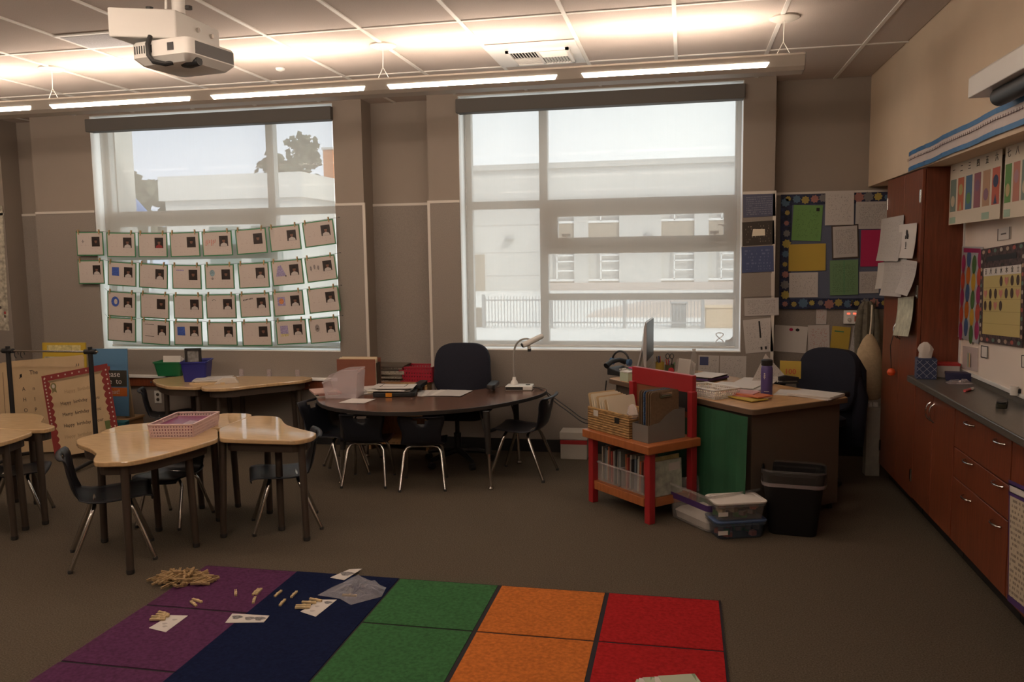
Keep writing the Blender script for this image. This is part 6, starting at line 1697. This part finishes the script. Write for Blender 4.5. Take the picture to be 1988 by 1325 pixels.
for r_, row in enumerate(rows):
    tops = []
    for k, (zf, a, b, c_, d_, e_, f_) in enumerate(row):
        tl, tr, bl = zf(a, b), zf(c_, d_), zf(e_, f_)
        Mx, w, h = face('Y', YS, tl, tr, bl)
        t = thing('portrait_card', '%s portrait card from the left on the %s%s' % (ORD[k], RN[r_], ', ' + extra[(r_, k)] if (r_, k) in extra else ', white with green edge'), 'card', (0, 0, 0), 0, 'portrait cards on the strings')
        t.matrix_world = Mx
        MB().box(-w / 2, w / 2, .0, .0015, -h / 2, h / 2).build('backing', m_green, t)
        MB().box(-w * .462, w * .462, -.002, -.0005, -h * .455, h * .455).build('sheet', m_sheetc, t)
        ps = w * .29; pxc, pzc = w * .22, h * .09
        ph = MB().box(pxc - ps / 2, pxc + ps / 2, -.003, -.002, pzc - ps * .54, pzc + ps * .54, 0)
        cx = pxc + ps * .02
        ph.poly([(x, -.0034, z) for x, z in disc(cx, pzc + ps * .06, ps * .17, ps * .24, 12)], 1)
        ph.poly([(x, -.0036, z) for x, z in [(cx - ps * .18, pzc + ps * .12), (cx + ps * .18, pzc + ps * .12), (cx + ps * .17, pzc + ps * .30), (cx, pzc + ps * .37), (cx - ps * .17, pzc + ps * .30)]], 3)
        dark = (r_, k) in ((0, 0), (0, 3), (0, 5), (1, 3), (1, 4), (2, 1), (3, 4))
        if not dark: ph.poly([(x, -.0033, z) for x, z in [(cx - ps * .40, pzc - ps * .53), (cx - ps * .34, pzc - ps * .30), (cx - ps * .08, pzc - ps * .17), (cx + ps * .08, pzc - ps * .17), (cx + ps * .34, pzc - ps * .30), (cx + ps * .40, pzc - ps * .53)]], 2)
        ph.build('photo', [m_ph, m_skin, m_rshirt if (r_, k) == (0, 2) else m_shirt, m_hair], t)
        q = (r_, k); dx, dz = -w * .22, h * .10; sq = [(dx - .038, dz - .04), (dx + .038, dz - .042), (dx + .036, dz + .04), (dx - .038, dz + .038)]
        def D(mt, pts, lf=.0024): blob(t, 'drawing', mt, pts, lf)
        if q in ((1, 1), (3, 2)): D(dr_b, [(x * (1.0 if q == (1, 1) else 1.05) + .0, z) for x, z in sq])
        elif q == (2, 0):
            D(dr_b, disc(dx, dz, .042, .048, 14)); D(m_sheetc, disc(dx + .006, dz, .018, .026, 12), .003)
        elif q == (0, 4):
            for i in range(6): D(dr_r, [(dx - .05 + .018 * i, dz - .04 + .012 * (i % 3)), (dx - .042 + .018 * i, dz - .04 + .012 * (i % 3)), (dx - .036 + .018 * i, dz + .01 + .012 * (i % 2)), (dx - .045 + .018 * i, dz + .01)])
        elif q == (1, 4): D(dr_t, disc(dx - .005, dz + .01, .026, .03, 11)); D(dr_g, disc(dx - .005, dz - .04, .012, .012, 8))
        elif q == (1, 6): D(dr_l, [(dx - .045, dz - .05), (dx + .055, dz - .05), (dx + .01, dz + .05), (dx - .02, dz + .04)]); D(m_ink, disc(dx + .05, dz - .05, .006, .008, 6), .003)
        elif q == (1, 7):
            for i in range(3): D(dr_g, disc(dx - .03 + .035 * i, dz - .01 + .01 * (i % 2), .010, .022, 8))
        elif q == (2, 5): D(dr_l, sq); D(dr_o, disc(dx, dz, .024, .026, 12), .003)
        elif q == (3, 5): D(dr_b if False else dr_l, sq); D(dr_y, [(dx - .038, dz - .058), (dx + .038, dz - .058), (dx + .038, dz - .036), (dx - .038, dz - .034)], .003)
        elif q == (3, 6): D(dr_g, disc(dx, dz, .022, .034, 10)); D(m_leg, disc(dx, dz - .005, .012, .006, 6), .003)
        elif q == (1, 3): D(dr_l, [(dx - .04, dz + .035), (dx + .04, dz + .033), (dx + .04, dz + .043), (dx - .04, dz + .045)])
        elif q == (2, 4):
            for i in range(7): D(m_ink, [(dx - .045 + .014 * i, dz + .022 + .002 * i), (dx - .036 + .014 * i, dz + .022 + .002 * i), (dx - .036 + .014 * i, dz + .034 + .002 * i), (dx - .045 + .014 * i, dz + .032 + .002 * i)])
        elif q == (3, 1):
            for z in (.045, -.065): D(m_ink, [(dx - .045, dz + z), (dx + .05, dz + z), (dx + .05, dz + z + .004), (dx - .045, dz + z + .004)])
        elif q == (2, 3): D(m_ink, [(dx - .02, dz + .03), (dx, dz + .04), (dx + .02, dz + .03), (dx + .02, dz + .033), (dx, dz + .044), (dx - .02, dz + .034)])
        elif q == (0, 0): D(dr_g, disc(dx - .01, dz - .0, .006, .016, 7)); D(dr_g, disc(dx - .01, dz, .015, .005, 7), .003)
        for s_, wd in ((.10, 'left'), (.86, 'right')):
            pn = bpy.data.objects.new('clothespin', pinmesh); C.objects.link(pn)
            pn.matrix_world = Mx @ Matrix.Translation((-w / 2 + w * s_, 0, h / 2 - .004)) @ Matrix.Rotation(rnd.uniform(-.12, .12), 4, 'Y')
            tag(pn, 'tiny clothespin on the %s corner of the %s card on the %s' % (wd, ORD[k], RN[r_]), 'clothespin', 'clothespins on the card strings')
        tops += [Mx @ Vector((-w / 2, 0, h / 2 + .004)), Mx @ Vector((w / 2, 0, h / 2 + .004))]
    e0 = Vector((tops[0].x - (.0 if r_ < 2 else .05), YP - .012, tops[0].z + .02)); e1 = at(658.5 + r_ * 2.2, (422, 491, 554, 613)[r_], Y=YP - .012)
    solo('card_string', 'thin string holding the %s row of portrait cards' % ('top', 'second', 'third', 'bottom')[r_], 'string', MB().tube([e0] + tops + [e1], .0016, 5), m_leg, 'strings across the first window')
    solo('wall_nail', 'small dark nail at the right end of the %s' % RN[r_], 'nail', MB().tube([(e1.x, YP - .004, e1.z), (e1.x, YP - .022, e1.z)], .004, 6), m_black, 'nails for the strings')

# ------------------------------------------------------------------ rug and what lies on it
t = thing('classroom_rug', 'big rug of purple, navy, green, orange and red stripes divided by dark lines', 'rug', (-1.18, 2.6, 0)); o = t.location
rc = [('purple_stripe', (.105, .033, .090)), ('navy_stripe', (.008, .013, .046)), ('green_stripe', (.048, .150, .056)), ('orange_stripe', (.56, .165, .035)), ('red_stripe', (.40, .018, .020))]
xe = [-2.555, -2.02, -1.447, -.905, -.362, .185]
RT = 3.962
ylines = [3.43, 2.86, 2.29, 1.72]
mline = M('rug_line', (.016, .012, .016), .95)
MB().box(xe[0], xe[-1], 1.2, RT, .001, .009).build('backing', mline, t, o)
lw = .011
for i, (nm, col) in enumerate(rc):
    mt = M(nm, col, .95, noise=(60, .22), bump=(300, .6), spec=.08)
    yy = [RT - .004] + ylines + [1.2]
    l0 = 0 if i in (0, 1) and i == 1 else lw; 
    for j in range(len(yy) - 1):
        a = xe[i] + (lw if i > 1 else .0); b = xe[i + 1] - (lw if i >= 2 else .0)
        gap = .007 if i != 1 else 0
        MB().box(a, b, yy[j + 1] + gap, yy[j] - gap, .004, .012).build('stripe_block', mt, t, o)
RZ_ = .012
pin2 = MB()
for s_ in (-1, 1):
    pin2.box(-.036, .036, s_ * .0012, s_ * .0056, .0, .0095)
pin2.box(-.004, .010, -.0068, .0068, .002, .0108)
def pinmesh2(nm, mt):
    me = bpy.data.meshes.new(nm)
    m0 = pin2.mesh(nm, mt, bev=.0008, seg=1); return m0
pm = [pinmesh2('clothespin', m_pin), pinmesh2('clothespin', M('pine_wood_dark', (.36, .24, .12), .75, noise=(40, .2))), pinmesh2('clothespin', M('pine_wood_pale', (.62, .47, .26), .7, noise=(40, .15)))]
def pin_at(x, y, z, rz, tilt, label, group, k=0):
    o_ = bpy.data.objects.new('clothespin', pm[k]); C.objects.link(o_)
    o_.matrix_world = rot((x, y, z), rz, 0, tilt) @ Matrix.Rotation(rnd.choice((0, PI / 2)) if 'heap' in label else 0, 4, 'X')
    return tag(o_, label, 'clothespin', group)
rnd = random.Random(11)
hc = at(355, 1133, Z=.0)
for k in range(95):
    a = rnd.random() * 6.28; r_ = rnd.random() ** .6
    dx = .17 * r_ * math.cos(a); dy = .10 * r_ * math.sin(a)
    zz = .006 + RZ_ + (1 - r_) * .045 * rnd.random() + .006 * rnd.random()
    pin_at(hc.x + dx, hc.y + dy + .01, zz, rnd.gauss(.8, .6), rnd.uniform(-.35, .35), 'wooden clothespin in the heap at the corner of the purple stripe', 'heap of clothespins', k % 2)
loose_pins = [((372.5, 1165), (393.4, 1172), 'upper clothespin of the pair lying together on purple, left of the row'), ((368, 1168), (384, 1181), 'lower clothespin of the pair lying together on purple, left of the row'),
              ((457.5, 1145), (458, 1162), 'single clothespin lying straight on the purple stripe'), ((509, 1144), (496, 1158), 'upper right clothespin of three crossed by the navy edge'), ((503, 1145), (490, 1158), 'upper left clothespin of three crossed by the navy edge'), ((497, 1158), (490, 1177), 'lower clothespin of three crossed by the navy edge'),
              ((549, 1147), (531, 1163), 'left clothespin of three lying on the navy stripe'), ((579, 1148), (562.6, 1165), 'right clothespin of three lying on the navy stripe'), ((555.6, 1164), (541, 1181), 'lowest clothespin of three lying on the navy stripe')]
for (pa, pb_, lab) in loose_pins:
    a, b = at(*pa, Z=RZ_), at(*pb_, Z=RZ_); c = (a + b) / 2
    pin_at(c.x, c.y, RZ_ + .0005, math.atan2(b.y - a.y, b.x - a.x), 0, lab, 'clothespins scattered on the rug', 2)
def rcard(name, label, pts, prints):
    w_ = [at(*p_, Z=RZ_ + .002) for p_ in pts]
    c = sum(w_, Vector()) / 4
    t = thing(name, label, 'card', (c.x, c.y, RZ_), 0, 'counting cards on the rug')
    q = [p_ - Vector((c.x, c.y, 0)) for p_ in w_]
    MB().poly([(p_.x, p_.y, .0012) for p_ in q]).poly([(p_.x, p_.y, .0024) for p_ in q]).build('card', m_paper, t)
    for (u, v, r1, mt) in prints:
        ce = q[0] * (1 - u) * (1 - v) + q[1] * u * (1 - v) + q[2] * u * v + q[3] * (1 - u) * v
        MB().poly([(ce.x + r1 * math.cos(a) * (1 + .3 * math.sin(3 * a)), ce.y + r1 * .8 * math.sin(a), .0028) for a in [2 * PI * k / 12 for k in range(12)]]).build('print', mt, t)
    return t
m_gp = M('grey_ink', (.18, .17, .17), .7, noise=(120, .6)); m_fp = M('faint_ink', (.40, .36, .34), .7)
# corners: top-left, top-right, bottom-right, bottom-left
rcard('picture_card', 'white card with dark picture, half off the far edge of the rug', [(678, 1106), (703, 1105), (668, 1127), (641, 1122)], [(.5, .5, .035, m_gp)])
rcard('picture_card', 'white card with three dark pictures across the purple and navy stripes', [(451, 1192), (523, 1196), (512, 1209), (437, 1210)], [(.2, .4, .025, m_gp), (.55, .5, .024, m_gp), (.82, .5, .026, m_gp)])
t1 = rcard('picture_card', 'white card with a fan of clothespins, on the purple stripe', [(331, 1195), (365, 1196), (322, 1228), (289, 1220)], [(.6, .3, .012, m_fp), (.4, .6, .012, m_fp), (.6, .75, .012, m_fp)])
t2 = rcard('picture_card', 'white card with a fan of clothespins, on the navy stripe', [(623, 1165), (654, 1165), (613, 1198), (583, 1188)], [(.7, .2, .02, m_gp), (.4, .5, .012, m_fp), (.5, .8, .012, m_fp)])
for (bx, by, tx, ty, n_, lab) in ((290, 1201, 326, 1203, 0, 'first'), (290, 1207, 322, 1206, 0, 'second'), (306, 1191, 330, 1198, 0, 'third'), (306, 1197, 326, 1200, 0, 'fourth'), (577, 1180, 601, 1179, 1, 'first'), (577, 1184, 598, 1183, 1, 'second'), (588, 1173, 612, 1174, 1, 'third'), (600, 1166, 626, 1171, 1, 'fourth')):
    a, b = at(bx, by, Z=RZ_), at(tx, ty, Z=RZ_); c = (a + b) / 2
    pin_at(c.x, c.y, RZ_ + .0042, math.atan2(b.y - a.y, b.x - a.x), 0, '%s clothespin clipped on the left edge of the card on the %s stripe' % (lab, ('purple', 'navy')[n_]), 'clothespins clipped on the rug cards', 2)
# plastic bag
bq = [at(*p_, Z=RZ_) for p_ in ((616, 1157), (697, 1119), (750, 1142), (741, 1160), (681, 1176), (660, 1164))]
c = sum(bq, Vector()) / 6
t = thing('plastic_bag', 'crumpled clear plastic bag lying over the navy stripe', 'bag', (c.x, c.y, RZ_))
mb = MB(); rnd = random.Random(3); L_ = []
for s_ in (1.0, .82, .62, .42, .2):
    ring = []
    for i in range(24):
        u = i / 24 * 6; a = bq[int(u) % 6]; b = bq[(int(u) + 1) % 6]; f_ = u - int(u)
        p_ = a + (b - a) * f_; d_ = (p_ - c) * s_
        ring.append((d_.x, d_.y, .002 + (0 if s_ == 1 else .034 * rnd.random() + .012 * (1 - s_))))
    L_.append(ring)
mb.loft(L_, cap0=True, cap1=True).build('film', see_through('bag_film', (.46, .46, .52), .70, .08), t)
ca, cb2 = at(667, 1152, Z=.03), at(690, 1151, Z=.03)
pin_at((ca.x + cb2.x) / 2, (ca.y + cb2.y) / 2, RZ_ + .0005, .1, 0, 'clothespin seen inside the clear plastic bag', 'clothespins scattered on the rug', 2)
# printed slips at the bottom edge
c = at(1300, 1330, Z=RZ_)
t = thing('play_money', 'pale green printed slips piled on the red stripe at the bottom of the frame', 'papers', (c.x, c.y - .02, RZ_), .1)
m_slip = printed('slip_green', (.42, .46, .34), (.20, .26, .16), 60, 40, .5)
for k in range(7):
    MB().box(-.075, .075, -.035, .035, .002 + .003 * k, .0035 + .003 * k, M=rot((.02 * (k - 3), .02 * (k % 3) - .01, 0), .25 * (k % 3 - 1), .0, .03)).build('slip', (m_slip, m_paper, m_slip)[k % 3], t)
